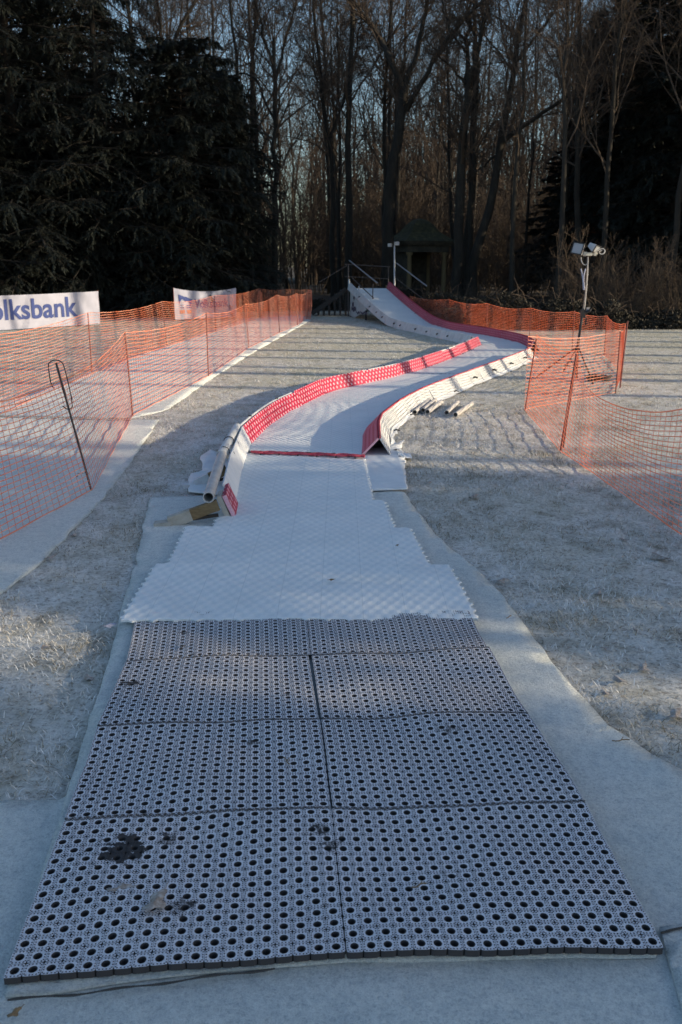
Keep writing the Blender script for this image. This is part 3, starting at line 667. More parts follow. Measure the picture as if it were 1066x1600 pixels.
def far_left_bank():
    P = np.vstack([FL[:-1], RL]); P = resample(smooth_path(P, 1), .12); nn = normals(P, -1)
    o = thing('side_bank', P[len(P) // 2] * [1, 1, 0], 'shaded white back of the bank running up the left side of the ramp', 'slide bank', 'banks along the slide')
    for seg in split_modules(P, 1.5):
        ns = normals(seg, -1); drop = np.minimum(seg[:, 2], .06)
        m = MB(); loft(seg, ns, shell((.0, .0), (.03, .17), -.015), mb=m); m.build('inner_board', M_white, o)
        m = MB(); loft(seg, ns, shell((.052, .185), (.13, -.03), -.012), mb=m); m.build('outer_board', M_white, o)
    m = MB(); Q = P + nn * .04; Q[:, 2] += .185; m.tube(Q, .018, 6); m.build('rim_pipe', M_white, o, smooth=True)
    i = 3
    while i < len(P) - 15:
        i += int(rng.integers(5, 13)); m = MB(); c = P[i] + nn[i] * .125 + [0, 0, .08]; m.tube([c, c + [.04, -.02, .02], c + [.08, -.02, -.01 - .03 * rng.random()]], .014 + .014 * rng.random(), 6); m.build('clamp', M_black, o)
far_left_bank()
def far_right_bank():
    P = np.vstack([FR[:-1], RR]); P = resample(smooth_path(P, 1), .12)
    o = thing('side_bank', P[len(P) // 2] * [1, 1, 0], 'dark red shaded bank down the right side of the ramp and round the bend', 'slide bank', 'banks along the slide')
    for seg in split_modules(P, 1.6):
        nn = normals(seg, 1)
        m = MB(); loft(seg, nn, shell((0, .0), (.09, .21), -.018), mb=m); m.build('lattice_panel', M_red, o)
        m = MB(); loft(seg, nn, shell((.112, .21), (.21, -.03), -.012), mb=m); m.build('outer_board', M_white, o)
    m = MB(); nn = normals(P, 1); Q = P + nn * .103; Q[:, 2] += .215; m.tube(Q, .014, 6); m.build('rim_pipe', M_redplain, o, smooth=True)
far_right_bank()

# ------------------------------------------------------------------ timber steps left of the ramp
def steps():
    o = thing('wooden_steps', W(520, 494, 33) * [1, 1, 0], 'dark timber steps climbing to the platform beside the white side panel', 'steps')
    base = W(490, 494, 33)[0]; end = W(541, 494, 33)[0]; y0 = W(515, 494, 33)[1]; nst = 6
    for i in range(nst):
        x = base + (end - base) * (i + .5) / nst; z = .95 * (i + 1) / (nst + .5)
        m = MB(); m.box((x, y0, z), (.26, 1.0, .04)); m.build('tread', M_darkwood, o)
        for sy in (-.42, .42): m = MB(); m.box((x + .08, y0 + sy, z / 2), (.07, .07, z - .04)); m.build('support', M_darkwood, o)
    for s in (-.47, .47):
        m = MB(); m.beam((base - .05, y0 + s, .08), (end, y0 + s, .93), .05, .14); m.build('stringer', M_darkwood, o)
steps()

# ------------------------------------------------------------------ net fences
def net_fence(pts, label, group=None, ph=.045, pw=.09, origin=None, wband=.0068, post_r=.009, seed=1, wave=.014, cat='net fence'):
    """pts: list of (base xyz, net height, post top xyz or None, material or None)"""
    B = np.array([p[0] for p in pts]); H = np.array([p[1] for p in pts]); off = np.array([(np.array(p[2]) - p[0]) * [1, 1, 0] if p[2] is not None else [0, 0, 0] for p in pts])
    full = np.column_stack([B, H, off]); R = resample(full, pw) ; n = len(R); B_, H_, O_ = R[:, :3], R[:, 3], R[:, 4:7]
    d = np.r_[0, np.cumsum(np.linalg.norm(np.diff(B_, axis=0), axis=1))]
    # sag between posts
    dp = np.r_[0, np.cumsum(np.linalg.norm(np.diff(B, axis=0), axis=1))]; seg = np.clip(np.searchsorted(dp, d, side='right') - 1, 0, len(dp) - 2)
    f = (d - dp[seg]) / (dp[seg + 1] - dp[seg] + 1e-9); sag = 4 * f * (1 - f) * np.minimum((dp[seg + 1] - dp[seg]) * .028, .07)
    Hh = H_ - sag
    T = np.gradient(B_, axis=0); T /= np.linalg.norm(T, axis=1, keepdims=True) + 1e-9; Nn = np.stack([T[:, 1], -T[:, 0], 0 * T[:, 0]], 1)
    nr = max(6, int(round(H.max() / ph))); fr = np.linspace(0, 1, nr + 1)
    env = np.sqrt(np.clip(4 * f * (1 - f), 0, 1))
    def node(j):
        t = fr[j]; k = Nn * (wave * env * (np.sin(d * 2.3 + 3 * t + seed) * .6 + np.sin(d * 4.1 + 5 * t + seed) * .2) * (.35 + .65 * sin(pi * min(1, t * 1.1))))[:, None]
        P = B_ + O_ * t + k; P = P.copy(); P[:, 2] = .012 + t * Hh + .0025 * np.sin(d * 9 + j * 1.3 + seed); return P
    nodes = np.array([node(j) for j in range(nr + 1)])   # (nr+1, n, 3)
    o = thing('net_fence', B[len(B) // 2] * [1, 1, 0], label, cat, group)
    m = MB()
    for j in range(nr + 1):
        wv = wband * (1.5 if j in (0, nr) else 1); P = nodes[j]; a = P.copy(); a[:, 2] -= wv / 2; b = P.copy(); b[:, 2] += wv / 2
        m.add(np.stack([a, b], 1).reshape(-1, 3), gridfaces(n, 2))
    vw = wband * .48
    P = nodes.transpose(1, 0, 2); sh = (T * vw / 2)[:, None]
    V = np.stack([P - sh + Nn[:, None] * .0012, P + sh + Nn[:, None] * .0012], 2)    # (n, nr+1, 2, 3)
    idx = np.arange(V.shape[0] * V.shape[1] * 2).reshape(V.shape[0], V.shape[1], 2)
    F = np.stack([idx[:, :-1, 0], idx[:, :-1, 1], idx[:, 1:, 1], idx[:, 1:, 0]], -1).reshape(-1, 4); m.add(V.reshape(-1, 3), F)
    sh = (Nn * vw / 2)[:, None]; V = np.stack([P - sh, P + sh], 2); m.add(V.reshape(-1, 3), F)
    m.build('net', M_net, o)
    for p in pts:
        if p[2] is None: continue
        mm = MB(); mm.tube([np.array(p[0]) - [0, 0, .05], np.array(p[2])], post_r if len(p) < 5 else p[4], 8); mm.build('post', p[3] or M_rod, o, smooth=True)
    return o
def post(x, y, xt, yt):      # base pixel and top pixel -> base, top (same depth)
    b = G(x, y); zc = (b - CAM) @ FW; t = W(xt, yt, zc); t[1] = b[1]; return b, t
def fp(x, y, xt, yt, h, m=None, r=None):
    b, t = post(x, y, xt, yt); return (b, h, t, m) if r is None else (b, h, t, m, r)
b0 = G(-110, 905)
f1 = net_fence([(b0, .98, b0 + [0, 0, 1.05], None), fp(145, 767, 104, 561, .86, M_rebar, .009), fp(208, 650, 203, 517, .98), fp(326, 588, 326, 487, 1.0), fp(389, 544, 386, 476, .93), fp(437, 520, 434, 461, .98), fp(465, 508, 464, 460, .92), fp(479, 499, 483, 455, .92)],
    'orange net fence along the walkway edge, its nearest post a leaning bar with wire clip', group='orange net fences', seed=2)
# wire hook on the leaning post
b, t = post(145, 767, 104, 561); ax = (t - b) / np.linalg.norm(t - b); tp = b + ax * 1.07
ht = lambda dx, dz: tp + np.array([dx, -.012, dz])
m = MB(); Q = np.array([ht(-.02, -.22), ht(-.045, -.20), ht(-.055, -.05), ht(-.045, -.02), ht(0, .0), ht(.045, -.01), ht(.07, -.04), ht(.115, -.34), ht(.10, -.385), ht(.06, -.385), ht(.035, -.36)]); m.tube(smooth_path(Q, 2), .0045, 6)
m.build('wire_clip', M_rebar, f1, smooth=True)
bb0 = G(-260, 760)
net_fence([(bb0, .98, bb0 + [0, 0, 1.05], None), fp(-60, 675, -60, 530, .98), fp(144, 584, 144, 487, .99), fp(261, 540, 257, 473, .96), fp(337, 519, 337, 462, .96), fp(405, 497, 405, 451, .97), fp(452, 494, 452, 453, .93), (G(486, 493), .9, None, None)],
    'orange net fence on the far side of the walkway, in front of the two banners', group='orange net fences', seed=5)
# bunched net ends
def bunch(x, y, yt, label, h=.95):
    b = G(x, y); m = MB(); n = 14
    for k in range(9):
        a = k / 9 * 2 * pi; t = np.linspace(0, 1, n); r = .03 + .06 * np.abs(np.sin(t * 2.2 + .5)) ; P = np.stack([b[0] + r * cos(a) + .05 * t, b[1] + r * sin(a), t * h], 1)
        A = P + [.010, .004, 0]; m.add(np.stack([P, A], 1).reshape(-1, 3), gridfaces(n, 2))
    for z in np.linspace(.04, h, 14):
        a = np.linspace(0, 2 * pi, 12); r = .03 + .06 * abs(sin(z / h * 2.2 + .5)); m.tube(np.stack([b[0] + r * np.cos(a) + .05 * z / h, b[1] + r * np.sin(a), 0 * a + z + .02 * np.sin(a * 2)], 1), .006, 4)
    tag(m.build('bundled_net', M_net, origin=(b[0], b[1], 0)), label, 'net')
bunch(482, 499, 455, 'gathered end of orange net hanging on the last post of the walkway')
bunch(405, 496, 451, 'bundle of orange net tied to a post just right of the second banner', .9)
# right hand fences
p1b, p1t = post(820, 641, 832, 527); p2b, p2t = post(875, 706, 890.5, 549)
e1 = G(905, 725); e2 = G(960, 765); e3 = G(1066, 838); e4 = G(1250, 965)
net_fence([(p1b, .92, p1t, None), (p2b, .96, p2t, None), (e1, .70, None, None), (e2, .66, None, None), (e3, .86, None, None), (e4, .98, e4 + [0, 0, 1.05], None)],
    'sagging orange net fence at right, running from the corner by the lane towards the camera', group='orange net fences', seed=7, wave=.03)
mm = MB(); q_, t_ = post(880, 700, 892, 551); mm.tube([q_, t_], .008, 8); tag(mm.build('steel_rod', M_rod, origin=q_ * [1, 1, 0]), 'second thin red rod leaning against the post of the sagging net', 'rod')
def at(x, zc, h=None): 
    y = 415 + CH * FPX / (cos(TH) * zc); return G(x, y)
p3b, p3t = post(962, 614, 962, 517)
pb = [at(972, 15.2), at(944, 18.3), at(894, 19.8), at(827, 21.6), at(760, 24.0), at(700, 27.5), at(640, 31.2)]
net_fence([(p1b + [0, .02, 0], .90, None, None), (p3b, .86, p3t, None), (pb[0], .82, None, None), (pb[1], .77, pb[1] + [0, 0, .80], None), (pb[2], .78, pb[2] + [0, 0, .82], None), (pb[3], .77, pb[3] + [0, 0, .72], None), (pb[4], .78, pb[4] + [0, 0, .8], None), (pb[5], .76, pb[5] + [0, 0, .8], None), (pb[6], .74, pb[6] + [0, 0, .8], None)],
    'orange net fence enclosing the floodlight stand and running behind the far bend of the slide', group='orange net fences', seed=11, wave=.02)
mm = MB(); q_, t_ = post(969, 606, 972.5, 500); mm.tube([q_, t_], .011, 8); tag(mm.build('steel_rod', M_rod, origin=q_ * [1, 1, 0]), 'tall thin rod standing just outside the right hand corner of the net', 'rod')

# ------------------------------------------------------------------ banners
def text_mesh(body, bold=.02):
    cu = bpy.data.curves.new('t', 'FONT'); cu.body = body; cu.offset = bold; cu.resolution_u = 6
    ob = bpy.data.objects.new('t', cu); COL.objects.link(ob); dg = bpy.context.evaluated_depsgraph_get(); dg.update()
    me = ob.evaluated_get(dg).to_mesh(); V = np.array([v.co[:] for v in me.vertices]); F = [list(p.vertices) for p in me.polygons]
    ob.evaluated_get(dg).to_mesh_clear(); bpy.data.objects.remove(ob); bpy.data.curves.remove(cu)
    V[:, 0] -= V[:, 0].min(); V[:, :2] /= V[:, 0].max(); return V[:, :2], F      # width 1
def banner(A, B, hA, hB, bot, sagk, label, parts, seed):
    """A, B ground points; hA, hB top heights"""
    o = thing('banner', (A + B) / 2 * [1, 1, 0], label, 'banner', 'white advertising banners behind the walkway'); L = np.linalg.norm((B - A)[:2]); dr = (B - A) / L; nr = np.array([dr[1], -dr[0], 0])
    if nr[1] > 0: nr = -nr
    def mp(u, v, off=0):
        u = np.asarray(u, float); v = np.asarray(v, float); top = hA + (hB - hA) * u - sagk * 4 * u * (1 - u)
        z = bot + (top - bot) * v; fold = .018 * np.sin(u * 23 + v * 3 + seed) * (.4 + .6 * v) + .012 * np.sin(u * 61 + 7 * v + seed) * v * (np.exp(-((u - .97) / .12) ** 2) * 2 + .3)
        P = A[None] + (B - A)[None] * u.reshape(-1, 1) + nr[None] * (fold.reshape(-1, 1) + off); P = P.copy(); P[:, 2] = z.ravel(); return P
    n, k = 90, 20; u, v = np.meshgrid(np.linspace(0, 1, n), np.linspace(0, 1, k), indexing='ij'); m = MB(); m.add(mp(u.ravel(), v.ravel()), gridfaces(n, k)); m.add(mp(u.ravel(), v.ravel(), -.003), gridfaces(n, k)[:, ::-1]); m.build('cloth', M_cloth, o, smooth=True)
    for (nm, mt, UV, F) in parts:
        UV = np.array(UV); F = [f for f in F]; m = MB()
        m.add(mp(UV[:, 0], UV[:, 1], .014), F); m.build(nm, mt, o)
    for p, h in ((A, hA), (B, hB)):
        m = MB(); m.tube([p + nr * -.02, p + nr * -.02 + [0, 0, h + .02]], .012, 8); m.build('post', M_rod, o, smooth=True)
    return o
A1 = at(-190, 22.6); B1 = at(157, 27.9); L1 = np.linalg.norm(B1 - A1)
V, F = text_mesh('Volksbank', .022); u_of = lambda px: np.interp(px, [-190, 157], [0, 1])
def upx(A, B, x):   # u where the line A-B crosses column x
    s = (x - 533) / FPX; fA = (A - CAM); fB = (B - CAM); a = fA[0] - s * (fA @ FW); b = fB[0] - s * (fB @ FW); return a / (a - b)
u0, u1 = upx(A1, B1, -42), upx(A1, B1, 123); sc_ = (u1 - u0)
UV = np.column_stack([u0 + V[:, 0] * sc_, .30 + V[:, 1] * sc_ * L1 / 1.0 * 1.02])
banner(A1, B1, .97, 1.0, .02, .035, 'large white banner with bold navy lettering, hanging at the left edge of the photo', [('lettering', M_blue, UV, F)], 1)
A2 = at(274, 29.6); B2 = at(370, 31.2); L2 = np.linalg.norm(B2 - A2)
V, F = text_mesh('Volksbank', .025); UV2 = np.column_stack([.31 + V[:, 0] * .56, .40 + V[:, 1] * .56 * L2 / .9 * 1.25])
uvz = lambda x, y: ((x - 20) / 965, 1 - (y - 100) / 480)
def polyparts(pl): 
    UV = []; F = []
    for p in pl: F.append(list(range(len(UV), len(UV) + len(p)))); UV += [uvz(*q) for q in p]
    return UV, F
bp = polyparts([[(80, 185), (180, 215), (180, 290), (150, 262), (120, 258), (90, 330)], [(182, 205), (290, 250), (275, 330), (262, 372), (232, 285), (200, 280), (182, 300)], [(95, 350), (150, 345), (150, 358), (95, 365)], [(95, 385), (155, 378), (155, 392), (95, 400)], [(195, 350), (270, 345), (270, 358), (195, 365)], [(195, 385), (275, 378), (275, 392), (195, 400)]])
op = polyparts([[(95, 430), (165, 425), (165, 480), (100, 490)], [(195, 425), (270, 420), (270, 485), (210, 490)]])
banner(A2, B2, 1.05, 1.02, .05, .11, 'smaller white banner with a blue and orange emblem and faded lettering, sagging between two posts', [('emblem', M_blue, *bp), ('emblem_foot', M_orangeprint, *op), ('lettering', M_print2, UV2, F)], 3)

# ------------------------------------------------------------------ pipes on the lawn
for (a, b_, lab) in (((648, 644), (670.7, 626), 'grey pipe closest to the white bank in the pile of three'), ((661, 641), (680, 625), 'grey pipe in the middle of the pile of three'), ((668, 643.5), (689.5, 628), 'grey pipe on the right of the pile of three'),
                     ((698, 645), (714.8, 628.5), 'shorter of the two grey pipes lying apart on the lawn'), ((711.6, 648), (737, 630.5), 'rightmost and longest grey pipe on the lawn')):
    A, B = G(*a, .035), G(*b_, .035); Q = A + (B - A) * np.linspace(0, 1, 6)[:, None]; r = .030; m = MB(); V, F = tubes(Q[None], np.full((1, 6), r), 16); m.add(V, F)
    V2, F2 = tubes(Q[None], np.full((1, 6), r * .8), 16); m.add(V2, F2[:, ::-1]); i = np.arange(16)
    for ri in (0, -1): m.add(np.concatenate([V.reshape(6, 16, 3)[ri], V2.reshape(6, 16, 3)[ri]]), np.stack([i, (i + 1) % 16, 16 + (i + 1) % 16, 16 + i], 1))
    tag(m.build('grey_pipe', M_greyp, origin=(A + B) / 2 * [1, 1, 0], smooth=True), lab, 'pipe', 'grey pipes lying on the lawn')

# ------------------------------------------------------------------ floodlight stand
def flood_stand():
    zc = 14.5; S = lambda x, y, dz=0: W(x, y, zc + dz); foot = at(901, 14.55)
    o = thing('floodlight_stand', foot * [1, 1, 0], 'tripod stand with two construction floodlights inside the orange net', 'floodlight')
    hub = S(903, 543); top = S(919, 398)
    m = MB(); m.tube([S(901, 592), S(903, 540), S(905, 526), S(910, 492)], .020, 10); m.build('lower_pole', M_black, o, smooth=True)
    m = MB(); m.tube([S(910, 492), S(914, 460), S(917, 420), top], .012, 8); m.build('upper_pole', M_rust, o, smooth=True)
    for e in (S(838, 592, .2), at(927, 13.9), at(880, 15.5)):
        e = e * [1, 1, 0] + [0, 0, .01]; m = MB(); m.tube([hub + [0, 0, .02], e], .013, 8); m.build('leg', M_black, o, smooth=True)
        m = MB(); m.tube([hub * .5 + e * .5, hub * [1, 1, 0] + [0, 0, .16]], .008, 6); m.build('leg_strut', M_black, o, smooth=True)
    m = MB(); c = S(911, 490); m.box(c, (.07, .07, .13)); m.tube([c, c + [.10, -.03, .05], c + [.11, -.03, .08]], .022, 8); m.box(c + [.05, -.02, -.12], (.015, .015, .12)); m.build('clamp_collar', M_black, o)
    m = MB(); c = S(919, 484); m.box(c, (.045, .04, .07)); m.build('junction_box', M_lamp, o)
    def rot(az, el):
        a = np.array([[cos(az), -sin(az), 0], [sin(az), cos(az), 0], [0, 0, 1]]); e = np.array([[1, 0, 0], [0, cos(el), -sin(el)], [0, sin(el), cos(el)]]); return a @ e
    for (x, y, az, w_, h_) in ((904, 389.5, -.55, .175, .17), (929, 387, .75, .165, .115)):
        c = S(x, y); R = rot(az, -.25 if x < 910 else .5) @ np.array([[cos(.18), 0, sin(.18)], [0, 1, 0], [-sin(.18), 0, cos(.18)]])
        V = np.array([[sx * w_ / 2 * k, yy, sz * h_ / 2 * k] for yy, k in ((-.05, 1), (-.02, 1), (.09, .6)) for sx, sz in ((-1, -1), (1, -1), (1, 1), (-1, 1))]) @ R.T + c
        F = [[0, 1, 2, 3]] + [[i + k * 4, (i + 1) % 4 + k * 4, (i + 1) % 4 + k * 4 + 4, i + k * 4 + 4] for k in (0, 1) for i in range(4)] + [[11, 10, 9, 8]]
        m = MB(); m.add(V, F); fl = m.build('lamp_head', M_lamp, o)
        m = MB(); m.box(c + R @ np.array([0, -.053, 0]), (w_ * .82, .006, h_ * .80), R); g_ = m.build('lamp_glass', M_glass, o)
        m = MB()
        for dx, dz, ww, hh in ((0, h_ / 2, w_ * 1.04, .014), (0, -h_ / 2, w_ * 1.04, .014), (w_ / 2, 0, .014, h_), (-w_ / 2, 0, .014, h_)): m.box(c + R @ np.array([dx, -.056, dz]), (ww, .014, hh), R)
        m.build('lamp_rim', M_black, o)
    m = MB(); m.tube([S(912, 399), S(934, 396)], .014, 8); m.box(S(914, 396), (.05, .05, .05)); m.build('crossbar', M_cream, o)
    m = MB(); m.box(S(920, 397), (.10, .06, .05)); m.box(S(930, 396), (.035, .05, .07)); m.tube([S(911, 398), S(913, 394), S(918, 396)], .014, 6); m.build('bracket', M_cream, o)
    m = MB(); m.tube(smooth_path([S(934, 392), S(938, 389), S(943, 388), S(946, 392), S(943, 397), S(938, 397), S(936, 393), S(941, 391)], 2), .008, 6)
    m.tube(smooth_path([S(908, 402), S(909, 410), S(914, 415), S(918, 412), S(918, 403)], 2), .007, 6)
    m.tube(smooth_path([S(919, 402, -.03), S(918.5, 430, -.03), S(915, 470, -.03), S(913, 488, -.03)], 2), .006, 6); m.build('cable', M_greyp, o, smooth=True)
    m = MB(); m.tube(smooth_path([S(908, 420, -.04), S(911, 434, -.04), S(912, 453, -.04)], 1), .010, 6); m.tube(smooth_path([S(915, 420, -.04), S(911.5, 434, -.05), S(913.5, 453, -.04)], 1), .010, 6); m.build('tied_tape', M_cloth, o, smooth=True)
    c = at(935, 14.3); m = MB(); 
    for k in range(4):
        a = np.linspace(0, 2 * pi, 24); m.tube(np.stack([c[0] + (.16 + .015 * k) * np.cos(a), c[1] + (.11 + .01 * k) * np.sin(a), .02 + .018 * k + .01 * np.sin(3 * a + k)], 1), .011, 6)
    tag(m.build('cable_coil', M_black, origin=c * [1, 1, 0]), 'coil of dark cable on the grass at the foot of the floodlight stand', 'cable')
flood_stand()

# ------------------------------------------------------------------ garden pavilion in the wood
def pavilion():
    zc = 41; s_ = FPX / zc; b = at(656, zc); x0, y0 = b[0], b[1]; o = thing('garden_pavilion', (x0, y0 + 1, 0), 'small stone pavilion with a mossy hipped roof among the dark trees', 'pavilion')
    ez = 2.72; w_ = .93; d_ = .93; ang = .35; R = np.array([[cos(ang), -sin(ang), 0], [sin(ang), cos(ang), 0], [0, 0, 1]]); c = np.array([x0, y0 + 1, 0])
    def bx(m, p, s): m.box(c + R @ np.array(p), s, R)
    m = MB(); bx(m, (0, 0, .12), (2.2, 2.2, .24)); m.build('plinth', M_stone, o)
    for sx in (-1, 1):
        for sy in (-1, 1):
            m = MB(); p = c + R @ np.array([sx * .86, sy * .86, 0]); m.tube([p + [0, 0, z] for z in (.24, .3, .34, .40, 1.2, 2.15, 2.2, 2.24, 2.32)], [.16, .16, .13, .115, .11, .095, .12, .15, .16], 14); m.build('column', M_column, o, smooth=True)
    m = MB(); bx(m, (0, 0, 2.48), (2.0, 2.0, .30)); m.build('entablature', M_stone, o)
    m = MB(); bx(m, (0, 0, 2.67), (2.25, 2.25, .08)); bx(m, (0, 0, 2.755), (2.40, 2.40, .09)); m.build('cornice', M_stone, o)
    m = MB(); prof = [(1.25, 2.80), (1.0, 2.95), (.72, 3.18), (.45, 3.55), (.25, 3.72), (.0, 3.80)]; V = []
    for r, z in prof:
        for sx, sy in ((-1, -1), (1, -1), (1, 1), (-1, 1)): V.append(c + R @ np.array([sx * r, sy * r, 0]) + [0, 0, z])
    i = np.arange(4); F = np.concatenate([np.stack([k * 4 + i, k * 4 + (i + 1) % 4, k * 4 + 4 + (i + 1) % 4, k * 4 + 4 + i], 1) for k in range(len(prof) - 1)]); m.add(V, F); m.build('roof', M_moss, o)
    m = MB(); bx(m, (0, .80, 1.3), (1.5, .12, 2.1)); bx(m, (-.8, 0, 1.3), (.12, 1.4, 2.1)); m.build('back_wall', M_stone, o)
pavilion()

# ------------------------------------------------------------------ trees
def spawn(P, R, per, t0, t1, ang, ln, n, up, noise, rf, r, lvar=.35, taper=.25, tpow=1.0):
    Bn = len(P); idx = np.repeat(np.arange(Bn), per); K = len(idx); npt = P.shape[1]
    t = t0 + (t1 - t0) * r.random(K) ** tpow; f = t * (npt - 1); i = np.clip(f.astype(int), 0, npt - 2); g_ = (f - i)[:, None]
    st = P[idx, i] * (1 - g_) + P[idx, i + 1] * g_; tg = P[idx, i + 1] - P[idx, i]; tg /= np.linalg.norm(tg, axis=1, keepdims=True) + 1e-9
    rr = R[idx, i] * (1 - g_[:, 0]) + R[idx, i + 1] * g_[:, 0]
    Lp = np.linalg.norm(np.diff(P, axis=1), axis=2).sum(1)[idx]
    rnd = r.normal(0, 1, (K, 3)); side = rnd - (rnd * tg).sum(1, keepdims=True) * tg; side /= np.linalg.norm(side, axis=1, keepdims=True) + 1e-9
    a = r.normal(ang, .18, K)[:, None]; d = tg * np.cos(a) + side * np.sin(a)
    L = Lp * ln * (1 - lvar + 2 * lvar * r.random(K)) * (1.15 - .6 * t)
    out = np.zeros((K, n, 3)); out[:, 0] = st; step = (L / (n - 1))[:, None]
    for k in range(1, n):
        d = d + r.normal(0, noise, (K, 3)) + np.array([0, 0, up]); d /= np.linalg.norm(d, axis=1, keepdims=True); out[:, k] = out[:, k - 1] + d * step
    Ro = (rr * rf)[:, None] * np.linspace(1, taper, n)[None]
    return out, Ro
def emit(m, P, R, sides, rmin=.0):
    V, F = tubes(P, np.maximum(R, rmin), sides); m.add(V, F)
def make_bare(seed, H=22, r0=.28, paths=None, dens=1.0, lean=0.0, clear=.28, twig=.0055, l1=20, ang=.65):
    """returns trunk MB and crown MB in local coordinates (base at origin)"""
    r = np.random.default_rng(seed); n = 14
    tm, cm = MB(), MB(); limbs = []
    if paths is None:
        z = np.linspace(0, H, n); wx = np.cumsum(r.normal(0, .10, n)) * .7; wy = np.cumsum(r.normal(0, .10, n)) * .7
        P = np.stack([wx - wx[0] + lean * z, wy - wy[0], z], 1); R = r0 * (1 - .88 * (z / H) ** .9); R[0] *= 1.35
        limbs.append((P, R))
    else:
        for Q, ra, rb in paths:
            P = resample(smooth_path(Q, 2), .1); k = np.linspace(0, len(P) - 1, n).astype(int); P = P[k] + np.r_[[[0, 0, 0]], r.normal(0, .04, (n - 1, 3))] * [1, 1, .3]
            limbs.append((P, np.linspace(ra, rb, n)))
    limbs = [(P, R * (.64 if paths is not None else 1)) for P, R in limbs]
    for P, R in limbs: tm.tube(P, R, 9, cap=False)
    A = np.array([l[0] for l in limbs]); AR = np.array([l[1] for l in limbs])
    if paths is None: L1, R1 = spawn(A, AR, int(l1), clear, .99, ang, .30, 8, .06, .16, .40, r)
    else:
        L1, R1 = spawn(A, AR, int(l1), .25, 1.0, ang, .36, 8, .05, .14, .42, r)
        keep = L1[:, 0, 2] > 5.0; L1, R1 = L1[keep], R1[keep]
    emit(cm, L1, R1, 5)
    L2, R2 = spawn(L1, R1, int(7 * dens), .15, 1, .75, .45, 6, .04, .20, .55, r); emit(cm, L2, R2, 4, .008)
    L3, R3 = spawn(L2, R2, int(6 * dens), .1, 1, .75, .50, 4, .05, .22, .6, r); emit(cm, L3, R3, 3, twig)
    L4, R4 = spawn(L3, R3, 3, .1, 1, .7, .60, 3, .05, .2, .6, r); emit(cm, L4, R4, 3, twig * .7)
    return tm, cm
def plant(name, tm, cm, loc, label, cat='tree', group=None, rot=0, sc=1, crownmat=None):
    o = thing(name, loc, label, cat, group); del o['_o']
    o.rotation_euler = (0, 0, rot); o.scale = (sc,) * 3
    a = tm.build('trunk', M_bark if crownmat is None else M_conebark, smooth=True); a.parent = o; b = cm.build('crown', crownmat or M_twig); b.parent = o
    return o
def local(pts, zc, base, dy=0):   # traced limb at depth zc -> coordinates local to the base
    out = []
    for k, p in enumerate(pts): w_ = W(p[0], p[1], zc) ; w_[1] = base[1] + (p[2] if len(p) > 2 else 0); 
        # keep the picture position for the chosen depth plane
    return None
def traced(zc, base_px, limbs, label, seed, rbase, **kw):
    b = at(base_px, zc); Yb = b[1]
    def P3(p):
        d = ray(p[0], p[1]); dd = p[2] if len(p) > 2 else 0; return CAM + d * ((Yb + dd) / d[1]) - np.array([b[0], b[1], 0])
    paths = [([P3(p) for p in L], ra, rb) for L, ra, rb in limbs]
    paths[0] = ([np.array([0, 0, -.2])] + paths[0][0], paths[0][1], paths[0][2])
    tm, cm = make_bare(seed, paths=paths, **kw); return plant('bare_tree', tm, cm, (b[0], b[1], 0), label)
traced(40, 607, [([(606, 400), (608, 300), (622, 205), (632, 135)], .46, .30), ([(632, 140), (612, 95, .5), (590, 55, 1), (552, 0, 1.5), (510, -60, 2)], .25, .07), ([(633, 138), (650, 88, -.3), (664, 40, -.6), (672, -70, -1)], .20, .06), ([(636, 172), (668, 112, -1), (697, 62, -1.5), (733, 20, -2), (790, -25, -2.5)], .19, .05)],
       'forked bare tree behind the ramp, its trunk splitting into three limbs', 21, .4, l1=15)
traced(44, 602, [([(600, 330), (602, 200), (604, 120), (608, 40), (612, -60)], .22, .08)], 'slim straight bare tree just left of the trunk that splits in three', 22, .2, l1=22)
traced(38, 715, [([(717, 343), (726, 206), (731, 137)], .36, .24), ([(731, 140), (728, 75, .4), (735, 34, .6), (730, -40, 1)], .17, .06), ([(731, 140), (745, 86, -.4), (757, 34, -.5), (767, -50, -1)], .18, .06), ([(727, 131), (700, 100, -.5), (682, 85, -.8), (665, 60, -1)], .09, .02), ([(728, 80), (703, 50, .5), (690, 0, .8), (680, -30, 1)], .09, .03)],
       'dark bare tree with twin upright limbs, right of the ramp rails', 23, .34, l1=13)
traced(40, 731, [([(735, 360), (742, 230), (744, 150), (752, 60), (756, -50)], .20, .07)], 'thin dark tree standing against the twin limbed one', 24, .2, l1=16)
traced(38.5, 735, [([(745, 378), (769, 309), (779, 233), (793, 172), (806, 96), (820, 17), (828, -60)], .36, .10), ([(782, 224), (837, 182, -.5), (889, 151, -1), (923, 124, -1.5), (975, 100, -2), (1010, 60, -2.3)], .17, .04), ([(806, 96), (837, 58, -.5), (861, 27, -.7), (878, 0, -1), (900, -40, -1.4)], .12, .04), ([(779, 240), (745, 268, .5), (725, 285, .8)], .08, .03)],
       'leaning bare tree with a long limb arching to the right', 25, .36, l1=13)
traced(44, 985, [([(988, 330), (992, 206), (998, 137), (1002, 51), (1009, -50)], .20, .07), ([(996, 160), (1022, 90, .5), (1045, 30, 1), (1070, -30, 1)], .10, .03), ([(999, 120), (980, 50, -.5), (960, 0, -1)], .10, .03)], 'bare tree with sunlit bark between the dark conifers at right', 26, .26, l1=10)
